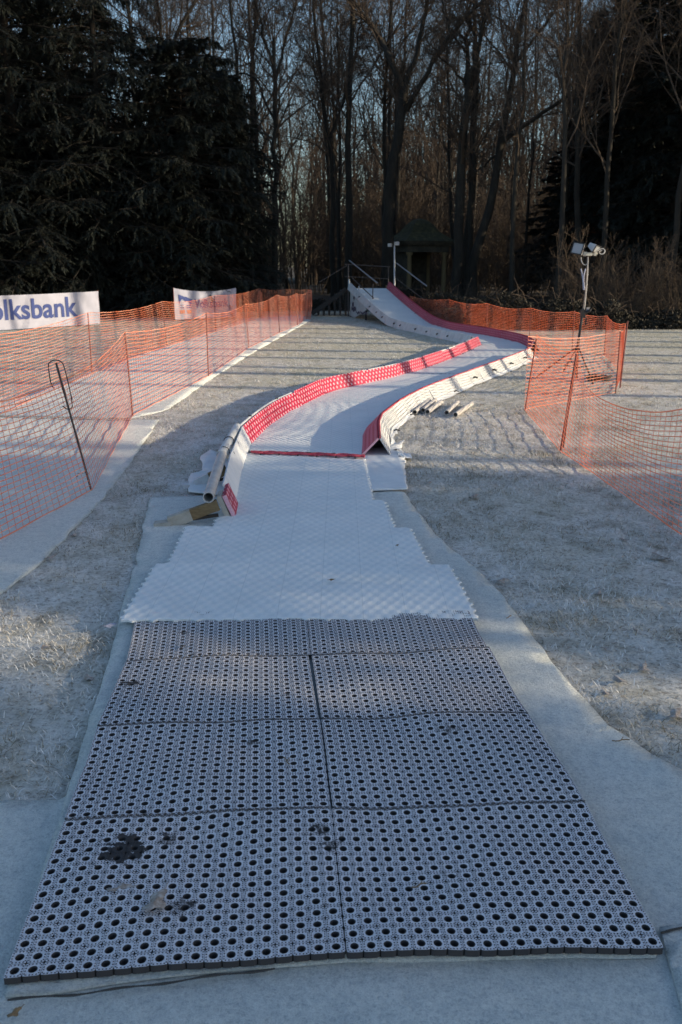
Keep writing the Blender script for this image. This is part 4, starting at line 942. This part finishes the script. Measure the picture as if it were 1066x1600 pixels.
traced(46, 262, [([(262, 300), (264, 180), (266, 100)], .30, .22), ([(266, 105), (270, 60, .4), (288, 30, .6), (310, -10, 1), (330, -60, 1)], .18, .06), ([(265, 110), (250, 60, -.4), (247, 0, -.5), (246, -50, -1)], .17, .06), ([(264, 160), (235, 90, -1), (215, 20, -1)], .12, .04)], 'bare tree with golden sunlit limbs rising above the left conifers', 27, .3, l1=16)
traced(39, 430, [([(430, 375), (430, 240), (430, 125), (428, 60)], .24, .12), ([(430, 130), (445, 70, .3), (462, 10, .4), (470, -50, .5)], .10, .04), ([(429, 110), (410, 50, -.3), (398, 0, -.3), (390, -50, -.6)], .10, .04), ([(430, 200), (400, 110, .6), (360, 118, 1), (320, 145, 1.4), (295, 165, 1.8)], .08, .03)], 'straight dark bare tree right of the left conifers, fanning into fine twigs', 28, .24, l1=18)
traced(42, 398, [([(395, 330), (385, 220), (370, 120), (362, 40), (358, -50)], .2, .07)], 'slightly curved bare tree at the edge of the left conifers', 29, .2, l1=20)
traced(43, 520, [([(520, 350), (520, 260), (510, 180), (500, 110), (492, 30), (488, -40)], .24, .08), ([(515, 220), (540, 150, .5), (556, 90, .7), (566, 20, 1)], .12, .04)], 'bare tree above the wooden steps, with one limb forking right', 30, .24, l1=16)
# prototypes for the wood
R2_ = np.random.default_rng(99)
protos = []
for k in range(6):
    tm, cm = make_bare(50 + k, H=[20, 23, 18, 24, 21, 19][k], r0=[.15, .20, .12, .20, .16, .13][k], lean=[0, .03, -.04, .0, .05, -.02][k], clear=[.30, .35, .22, .30, .25, .18][k], l1=[20, 22, 18, 22, 20, 20][k])
    protos.append((tm, cm))
used = {}
def wood_tree(x, y, k, label, group, sc=1.0):
    if k not in used:
        o = plant('bare_tree', *protos[k], (x, y, -.1), label, 'tree', group); used[k] = o
    else:
        o = copy_tree(used[k]); o.location = (x, y, -.1)
    o.rotation_euler = (R2_.normal(0, .02), R2_.normal(0, .02), R2_.uniform(0, 6.28)); s = sc * R2_.uniform(.88, 1.12); o.scale = (s, s, s)
    o['label'] = label; o['group'] = group
    return o
n_t = 0
for row, (zc, step) in enumerate(((42, 4.6), (47, 3.8), (53, 3.6), (60, 3.6), (70, 3.6), (84, 4.0))):
    half = zc * .42; x = -half
    while x < half + (10 if row < 3 else 0):
        xx = x + R2_.uniform(-.9, .9); yy = zc / cos(TH) + R2_.uniform(-1.6, 1.6); pxx = 533 + FPX * xx / zc
        if row < 3 and 665 < pxx < 870 and R2_.random() < .5: x += step; continue
        gap = 385 < pxx < 560 and row in (0, 1, 5) and R2_.random() < .35
        if not gap and not (pxx < 380 and row < 1) and not (600 < pxx < 700 and zc < 44) and not (row in (1, 4, 6) and R2_.random() < .3):
            wood_tree(xx, yy, int(R2_.integers(0, 6)), 'slender bare tree deep in the dark wood, one of many alike', 'bare trees crowding the wood', 1.0 if row < 4 else 1.1); n_t += 1
        x += step
# conifers
def make_conifer(seed, H, Rb, nb=150, spray=13, power=.8, droop=-.10, needle=(.16, .04), low=.03, flat=0, r0=None):
    r = np.random.default_rng(seed); tm, cm = MB(), MB(); z = np.linspace(0, H, 12); r0 = r0 or H * .015
    P = np.stack([np.cumsum(r.normal(0, .03, 12)), np.cumsum(r.normal(0, .03, 12)), z], 1); P[:, :2] -= P[0, :2]; R = r0 * (1 - .93 * z / H); tm.tube(P, R, 9, cap=False)
    t = low + (.985 - low) * (np.arange(nb) + r.random(nb)) / nb; a = np.arange(nb) * 2.399 + r.normal(0, .3, nb); Lb = Rb * (1 - t ** (1 / power)) ** power * r.uniform(.72, 1.15, nb) + .25
    n = 7; out = np.zeros((nb, n, 3)); out[:, 0] = np.stack([np.interp(t * H, z, P[:, 0]), np.interp(t * H, z, P[:, 1]), t * H], 1)
    el = .30 * t + .0 + r.normal(0, .08, nb); d = np.stack([np.cos(a) * np.cos(el), np.sin(a) * np.cos(el), np.sin(el)], 1)
    for k in range(1, n):
        d = d + np.array([0, 0, droop if k < 5 else .06]) + r.normal(0, .05, (nb, 3)); d /= np.linalg.norm(d, axis=1, keepdims=True); out[:, k] = out[:, k - 1] + d * (Lb / (n - 1))[:, None]
    Rb_ = (.012 + .010 * Lb)[:, None] * np.linspace(1, .25, n)[None]; emit(tm, out, Rb_, 4)
    L2, R2 = spawn(out, Rb_, spray, .12, 1, .95, .34, 5, -.06, .10, .5, r, tpow=.8)
    rel = L2 - L2[:, :1]; hl = np.linalg.norm(rel[:, -1], axis=1)[:, None] + 1e-6; rel[..., 2] = rel[..., 2] * .42 - .32 * np.linspace(0, 1, 5)[None] ** 1.6 * hl; L2 = L2[:, :1] + rel; emit(tm, L2, R2, 3)
    # needle sprays: small pointed blades along every twig
    S, _ = spawn(L2, R2, 44, .0, 1, .75, .0, 2, 0, 0, 1, r)
    st = S[:, 0]; K = len(st); pd = np.repeat(L2[:, -1] - L2[:, 0], 44, 0); pd /= np.linalg.norm(pd, axis=1, keepdims=True) + 1e-9
    dd = pd + r.normal(0, .42, (K, 3)) * [1, 1, .35]; dd[:, 2] -= .10; dd /= np.linalg.norm(dd, axis=1, keepdims=True); up = r.normal(0, .22, (K, 3)) + [0, 0, 1]; sd = np.cross(dd, up); sd /= np.linalg.norm(sd, axis=1, keepdims=True) + 1e-9
    ln = needle[0] * r.uniform(.6, 1.4, K)[:, None]; wd = needle[1] * r.uniform(.6, 1.3, K)[:, None]
    V = np.stack([st, st + dd * ln * .45 + sd * wd, st + dd * ln, st + dd * ln * .45 - sd * wd], 1).reshape(-1, 3)
    cm.add(V, np.arange(K * 4).reshape(-1, 4)); return tm, cm
def conifer(px, zc, tmcm, label, group=None, rot=0, sc=1):
    b = at(px, zc); return plant('conifer', *tmcm, (b[0], b[1], -.1), label, 'tree', group, rot, sc, M_needle)
cA = make_conifer(301, 19, 4.6, 230, 20, needle=(.15, .020), low=.02)
cB = make_conifer(302, 9.6, 3.1, 200, 22, power=.45, needle=(.15, .020), low=.02)
cC = make_conifer(303, 20, 3.4, 200, 18, needle=(.24, .035), low=.10)
o1 = conifer(52, 33, cA, 'tallest dark spruce at the far left, towering out of the picture')
def cop(o, px, zc, label, rot, sc, group=None):
    c = copy_tree(o); b = at(px, zc); c.location = (b[0], b[1], -.1); c.rotation_euler = (0, 0, rot); c.scale = (sc,) * 3 if not isinstance(sc, tuple) else sc; c['label'] = label
    if group: c['group'] = group
    return c
cop(o1, 175, 33.5, 'tall dark spruce just right of the tallest one at far left', 2.0, (.72, .72, .93))
cop(o1, -130, 31, 'dark spruce cut off by the left edge of the picture', 4.0, (1.0, 1.0, .9))
cop(o1, 118, 37, 'tall dark spruce filling the gap between the two tallest at far left', 1.1, (.95, .95, 1.0))
cop(o1, 5, 38.5, 'tall dark spruce standing behind the tallest one at far left', 3.1, (1, 1, 1.05))
o2 = conifer(292, 34, cB, 'broad blunt topped dark conifer behind the smaller banner')
cop(o2, 120, 33.5, 'low bushy dark conifer right behind the large banner', 1.3, (.8, .8, .62))
cop(o2, 215, 34.5, 'low bushy dark conifer in the gap between the two banners', 3.3, (.85, .85, .66))
cop(o2, 10, 32.5, 'low bushy dark conifer at the left edge behind the large banner', 5.0, (.8, .8, .66))
cop(o2, 345, 36.5, 'dark conifer leaning out to the right behind the smaller banner', 5.1, (.78, .78, .93))
o3 = conifer(910, 46, cC, 'pointed conifer above the floodlights, left one of the right hand group', sc=.68)
cop(o3, 973, 46.5, 'pointed conifer behind the sunlit trunk, middle one of the right hand group', 1.0, (.74, .74, .70))
cop(o3, 1052, 43, 'broad black conifer cut off by the right edge of the picture', 2.0, (.95, .95, .93))
cop(o3, 1040, 35.5, 'tall black conifer right of the floodlights, nearest of the right hand group', 2.6, (.85, .85, .85))
cop(o3, 962, 40, 'tall dark conifer just behind the floodlight stand, second nearest of the right hand group', .6, (.72, .72, .74))
cop(o3, 1020, 50, 'conifer half hidden between the middle and the rightmost ones', 3.0, (.9, .9, .52))
cop(o3, 885, 52, 'lower conifer behind the left one of the right hand group', 3.0, (.9, .9, .48))

# brushwood and hedge
def make_shrub(seed, H, stems=16, mt=None, spread=.8):
    r = np.random.default_rng(seed); a = r.uniform(0, 6.28, stems); b = np.stack([np.cos(a), np.sin(a), 0 * a], 1) * r.uniform(0, spread, stems)[:, None]
    n = 8; out = np.zeros((stems, n, 3)); out[:, 0] = b; d = b * .25 + r.normal(0, .12, (stems, 3)) + [0, 0, 1]; d /= np.linalg.norm(d, axis=1, keepdims=True); L = r.uniform(.5, 1, stems) * H
    for k in range(1, n): d = d + r.normal(0, .07, (stems, 3)); d /= np.linalg.norm(d, axis=1, keepdims=True); out[:, k] = out[:, k - 1] + d * (L / (n - 1))[:, None]
    R = np.full((stems, 1), .018) * np.linspace(1, .3, n)[None] * r.uniform(.6, 1.3, (stems, 1)); sm, tw = MB(), MB(); emit(sm, out, R, 5)
    L2, R2 = spawn(out, R, 9, .12, 1, .7, .34, 5, .03, .16, .6, r); emit(tw, L2, R2, 3, .006); L3, R3 = spawn(L2, R2, 6, .1, 1, .7, .5, 3, .02, .2, .7, r); emit(tw, L3, R3, 3, .0045); return sm, tw
shr = [make_shrub(400 + k, h, s) for k, (h, s) in enumerate(((3.6, 16), (5.0, 20), (2.4, 14)))]
us = {}
def shrub(x, y, k, label, group, sc=1, mt=None):
    if (k, bool(mt)) not in us:
        o = thing('bare_shrub', (x, y, 0), label, 'shrub', group); del o['_o']; a = shr[k][0].build('stems', mt or M_twig2, smooth=True); a.parent = o; b = shr[k][1].build('twigs', mt or M_twig); b.parent = o; us[(k, bool(mt))] = o
    else: o = copy_tree(us[(k, bool(mt))]); o.location = (x, y, 0)
    o.rotation_euler = (0, 0, R2_.uniform(0, 6.28)); s = sc * R2_.uniform(.8, 1.25); o.scale = (s, s, s); o['label'] = label; o['group'] = group; return o
for row, (zc, st) in enumerate(((41, 2.6), (48, 2.2), (57, 2.0), (66, 2.0), (76, 2.2))):
    x = -zc * .40
    while x < zc * .44:
        pxx = 533 + FPX * x / zc
        if not (pxx < 370 and row == 0) and not (385 < pxx < 560 and R2_.random() < .6) and not (600 < pxx < 705 and row == 0):
            shrub(x + R2_.uniform(-.8, .8), zc / cos(TH) + R2_.uniform(-1.5, 1.5), int(R2_.integers(0, 2 if row > 1 else 3)), 'leafless undergrowth shrub under the trees of the wood, one of many alike', 'bare undergrowth in the wood', 1.0 + .22 * row)
        x += st
for (px_, zc_, lab) in ((905, 27.6, 'pale upright saplings behind the floodlight stand'), (950, 27.0, 'pale upright saplings at the wood edge right of the floodlights'), (1003, 27.6, 'tall pale saplings in front of the black conifer at right'), (1052, 27.0, 'pale saplings at the right edge of the picture')):
    b = at(px_, zc_); shrub(b[0], b[1], 0, lab, 'pale saplings at the edge of the wood', .72)
for zc_, p0_ in ((30.5, 940), (33, 880), (35, 690)):
    px_ = p0_
    while px_ < 1130:
        b = at(px_ + R2_.uniform(-10, 10), zc_ + R2_.uniform(-.6, .6)); shrub(b[0], b[1], int(R2_.choice([0, 2])), 'leafless undergrowth shrub under the trees of the wood, one of many alike', 'bare undergrowth in the wood', .52 + .1 * (px_ > 880)); px_ += 62
for (px_, zc_, k_) in ((868, 31, 2), (935, 33, 0), (1030, 30.5, 5), (800, 33.5, 2), (1075, 34, 0), (905, 36, 4)):
    b = at(px_, zc_); wood_tree(b[0], b[1], k_, 'slender bare tree deep in the dark wood, one of many alike', 'bare trees crowding the wood', .9)
def thicket(px0, px1, zc, H, label, seed, depth=1.6, n=9000, mt=None, size=.07, zc2=None):
    r = np.random.default_rng(seed); A, B = at(px0, zc), at(px1, zc2 or zc); t = r.random(n); P = A + (B - A) * t[:, None]; P[:, 1] += .3 * sn(P[:, 0], P[:, 0] * 0, 1.1, seed)
    hh = H * (.62 + .38 * (.5 + .5 * sn(P[:, 0], P[:, 1] * 0, 1.9, seed))) ; v = r.random(n); ang = r.uniform(0, pi, n)
    P[:, 2] = hh * np.sin(ang) ** .8 * (.55 + .45 * r.random(n)); P[:, 1] += depth / 2 * np.cos(ang) * (.6 + .4 * r.random(n)) + .15 * sn(P[:, 0], P[:, 2], 5, 2)
    d = r.normal(0, 1, (n, 3)); d /= np.linalg.norm(d, axis=1, keepdims=True); e = np.cross(d, r.normal(0, 1, (n, 3))); e /= np.linalg.norm(e, axis=1, keepdims=True); s = size * r.uniform(.5, 1.4, n)[:, None]
    V = np.stack([P, P + d * s * .5 + e * s * .4, P + d * s, P + d * s * .5 - e * s * .4], 1).reshape(-1, 3); org = (A + B) / 2 * [1, 1, 0]
    o = thing('bramble_thicket', org, label, 'thicket'); m = MB(); m.add(V, np.arange(4 * n).reshape(-1, 4)); m.build('leaves', mt or M_ivy, o)
    k = 60; st = A + (B - A) * r.random(k)[:, None]; st[:, 1] += r.uniform(-.4, .4, k); Pb = np.zeros((k, 7, 3)); Pb[:, 0] = st; dd = r.normal(0, .5, (k, 3)) + [0, 0, 1]
    for q_ in range(1, 7): dd = dd + r.normal(0, .2, (k, 3)) + [0, 0, -.22]; dd /= np.linalg.norm(dd, axis=1, keepdims=True); Pb[:, q_] = Pb[:, q_ - 1] + dd * H * .25
    m = MB(); emit(m, Pb, np.full((k, 7), .008), 4); m.build('canes', M_twig, o)
thicket(640, 762, 33, 1.0, 'low dark bramble thicket behind the start of the orange net at right of the ramp', 1, zc2=26.4)
thicket(755, 872, 26.4, 1.08, 'dark bramble thicket behind the middle of the far orange net', 2, n=11000, size=.06)
thicket(862, 962, 26.2, .85, 'dark bramble thicket behind the floodlight stand', 3)
thicket(950, 1110, 26.6, .55, 'low dark bramble thicket at the right edge of the wood', 4)
thicket(560, 660, 38.5, 1.0, 'low dark bushes behind the ramp', 5)
thicket(405, 545, 37.5, .55, 'low dark growth behind the wooden steps', 6, n=5000)
thicket(-40, 400, 36.5, 1.6, 'dark low evergreen undergrowth beneath the left conifers', 7, n=22000, size=.09)
# rust coloured beech leaves low in the wood
thicket(880, 1010, 45, 6.5, 'rust brown beech still holding leaves, low between the right hand conifers', 8, depth=4, n=6000, mt=M_beech, size=.07)
# distant wood: brown twiggy mass that closes the view between the trunks
def distant():
    r = np.random.default_rng(5); n = 1300; x = r.uniform(-60, 68, n); y = r.uniform(88, 130, n); px = 533 + FPX * x / (y * cos(TH)); keep = ~((px > 385) & (px < 570) & (r.random(n) < .62)); x, y = x[keep], y[keep]; n = len(x)
    H = r.uniform(14, 22, n); P = np.zeros((n, 6, 3)); 
    for k in range(6): P[:, k] = np.stack([x + r.normal(0, .15, n) * k, y, H * k / 5], 1)
    R = r.uniform(.10, .24, n)[:, None] * np.linspace(1, .2, 6)[None]; m = MB(); emit(m, P, R, 5); L1, R1 = spawn(P, R, 16, .04, 1, .8, .22, 5, .04, .15, .4, r); emit(m, L1, R1, 3, .02); L2, R2 = spawn(L1, R1, 7, .1, 1, .7, .5, 3, .02, .2, .5, r); emit(m, L2, R2, 3, .014)
    tag(m.build('distant_wood', M_twig), 'far depth of the bare wood, reading as one brown mass', 'wood', kind='stuff')
distant()

# ------------------------------------------------------------------ trees along the right of the lawn (outside the picture), they cast the striped shade
r3 = np.random.default_rng(42)
lab = 'bare tree in the row on the right side of the lawn, outside the picture'; grp = 'bare trees right of the lawn'
for (x, y, k) in ((27, 9.0, 1), (18, 12.4, 3), (15.5, 13.6, 5), (19, 15.0, 0), (17, 17.0, 3), (21, 18.4, 1), (18, 20.4, 4), (16.5, 22.2, 2), (22, 23.2, 3), (19, 25.4, 1), (17.5, 27.4, 0), (23, 28.4, 4), (20, 30.6, 3), (18.5, 33, 1), (24, 34, 5), (21, 36.5, 3),
                  (34, 3, 3), (22, 1.5, 1), (26, -2, 3), (20, -5, 0), (30, -6, 4)):
    wood_tree(x, y, k, lab, grp)
for (x, y, k) in ((15, 3.6, 1), (13.5, 1.6, 0), (15, -.4, 1), (13, -2.2, 1), (16.5, 2.2, 1), (17, -1.6, 1), (12.5, -4.5, 1), (18, 4.2, 0), (15, -6, 1), (19, .5, 1)):
    shrub(x, y, k, 'unseen leafless shrub added right of the lawn to shade the foreground', 'unseen bare shrubs added for shade', 1.0, M_twig)  # added shrubs, unseen, blocking low sun from the foreground
for (x, y, s) in ((16.5, 28.6, .52), (17, 31.2, .62), (18.5, 33.6, .62), (17, 2.5, .48), (20, 4.0, .46), (15.5, .2, .4), (19, 37.5, .75), (21.5, 40, .85), (20, 34.6, .5), (24, -5, .55), (21, -1.5, .42), (27, 2.2, .50), (19, -8, .4), (34, 38.5, .75), (27, 40, .8), (24, 45, .8), (33, 44, .9)):
    c = copy_tree(o3); c.location = (x, y, -.1); c.rotation_euler = (0, 0, x); c.scale = (s, s, s); c['label'] = 'unseen dark conifer added for shade beyond the right edge'; c['group'] = 'unseen conifers added for shade'  # added conifers, unseen, placed to keep sun off foreground and wood

# ------------------------------------------------------------------ fallen leaves
def leaf(p, size, rot, label, group='frosted dead leaves', tilt=.15, mt=None):
    a = np.linspace(0, 2 * pi, 25)[:-1]; rr = 1 + .22 * np.cos(5 * a + rot) + .12 * np.sin(3 * a); rr *= np.where(np.abs(np.cos(a)) > .9, 1.25, 1)
    m = MB(); k = len(a); V = [[0, 0, .1]] + [[.5 * r_ * cos(t) * 1.25, .5 * r_ * sin(t) * .8, .10 * sin(2 * t + rot) + .05] for r_, t in zip(rr * .8, a)]
    V = np.array(V) * size; c, s_ = cos(rot), sin(rot); V = V @ np.array([[c, s_, 0], [-s_, c, 0], [0, 0, 1]]); V[:, 2] += size * tilt * .5
    top = V + [0, 0, .0015]; F = [[0, i + 1, (i + 1) % k + 1] for i in range(k)]; m.add(top, F); m.add(V, [f[::-1] for f in F]); m.tube(np.array([V[0], (V[1] + V[0]) / 2, V[1] * 1.0, V[1] * 1.35]), .0012, 4)
    o = m.build('fallen_leaf', mt or M_leaf); o.location = p; return tag(o, label, 'leaf', group)
leaf(G(243, 1419, .055), .075, 1.2, 'grey brown dead leaf lying on the nearest left ring mat', tilt=.4)
leaf(G(184, 1392, .05), .055, .2, 'flat frosty leaf just below the round dark patch on the ring mat')
leaf(G(168, 980, .02), .06, .5, 'frosty leaf at the left edge of the felt beside the white mat corner', mt=M_cloth)
leaf(G(782, 910, .0), .075, .3, 'pale frosted leaf on the lawn beside the right edge of the felt')
leaf(G(1032, 874, 0), .11, 2.2, 'large pale frosted leaf under the sagging net at right')
leaf(G(1005, 1047, 0), .07, 1.1, 'pale leaf on the lawn at right, above the tip of the felt')
leaf(G(968, 1065, 0), .06, 2.0, 'pale leaf on the lawn, second in from the right edge near the felt')
leaf(G(1055, 1120, 0), .08, .9, 'big frosted leaf by the right edge of the picture next to the felt')
leaf(G(516, 907, .07), .03, .3, 'tiny dark leaf scrap on the widest white mat', mt=M_wood)
leaf(G(620, 853, .065), .025, .9, 'tiny leaf scrap at the right of the second white mat', mt=M_wood)
leaf(G(740, 778, 0), .09, .9, 'curled frosted leaf on the shaded lawn right of the white sheet')
leaf(G(22, 1585, .02), .03, .9, 'small brown leaf on the felt at the bottom left corner', mt=M_wood)
leaf(G(78, 873, 0), .06, .9, 'frosted leaf on the lawn at the corner of the walkway felt')
for k in range(46):
    s_ = k % 2; 
    if s_: x, y = R2_.uniform(640, 1040), R2_.uniform(600, 1150)
    else: x, y = R2_.uniform(20, 330), R2_.uniform(620, 1200)
    p = G(x, y)
    if no_grass(p[None, :2])[0] or inside(p[None, :2], lane_poly)[0] : continue
    if x < 640 and x > 60 and y > 1180: continue
    leaf(p + [0, 0, -.005], R2_.uniform(.03, .06), R2_.uniform(0, 6), 'small frosted leaf scattered on the lawn, one of many alike', 'small leaves scattered on the lawn')
for (x, y, a_, L_, lab) in ((970, 1158, .2, .07, 'short dark twig on the felt at right, low beside the lawn edge'), (795, 965, .9, .05, 'tiny dark twig on the felt right of the white mat corner'), (130, 740, .1, .10, 'dark twig on the walkway felt left of the leaning bar'), (285, 1012, 1.2, .05, 'short twig caught on the ring mat row tucked under the white mats'), (120, 745, 2.2, .05, 'small broken twig on the walkway felt'), (448, 1190, 2.0, .06, 'thin dark twig across the second row left ring mat'), (655, 1385, .5, .05, 'short dark twig on the nearest right ring mat')):
    p = G(x, y, .058 if 960 < y and 150 < x < 800 else .016); m = MB(); t = np.linspace(-.5, .5, 6); m.tube(np.stack([p[0] + L_ * t * cos(a_), p[1] + L_ * t * sin(a_) + .004 * np.sin(t * 9), p[2] + .004 + 0 * t], 1), .0022, 5); m.tube([p + [0, 0, .004], p + [L_ * .2, L_ * .25, .008]], .0014, 5)
    tag(m.build('twig', M_wood if x > 400 else M_darkwood, origin=p), lab, 'twig')
def lip(pts, label):
    P = resample(np.array([G(x, y, .02) for x, y in pts]), .03); P[:, 2] = .021 + .0025 * np.sin(np.arange(len(P)) * .9); m = MB(); m.tube(P, .0028 + .001 * np.sin(np.arange(len(P)) * 1.7), 5); tag(m.build('frayed_hem', M_line, origin=P[len(P) // 2] * [1, 1, 0]), label, 'hem')
lip([(12, 1563), (120, 1554), (230, 1540), (330, 1526), (430, 1514)], 'dark frayed hem of the felt in front of the nearest left ring mat')
lip([(1033, 1458), (1066, 1451), (1120, 1444)], 'dark frayed hem of the felt right of the nearest right ring mat')
lip([(-60, 651), (0, 652), (100, 655), (205, 657)], 'dark seam across the walkway felt between its two halves')
for o in bpy.data.objects:
    if '_o' in o: del o['_o']
print('trees', n_t, 'objects', len(bpy.data.objects), 'script verts', sum(len(m.vertices) for m in bpy.data.meshes))
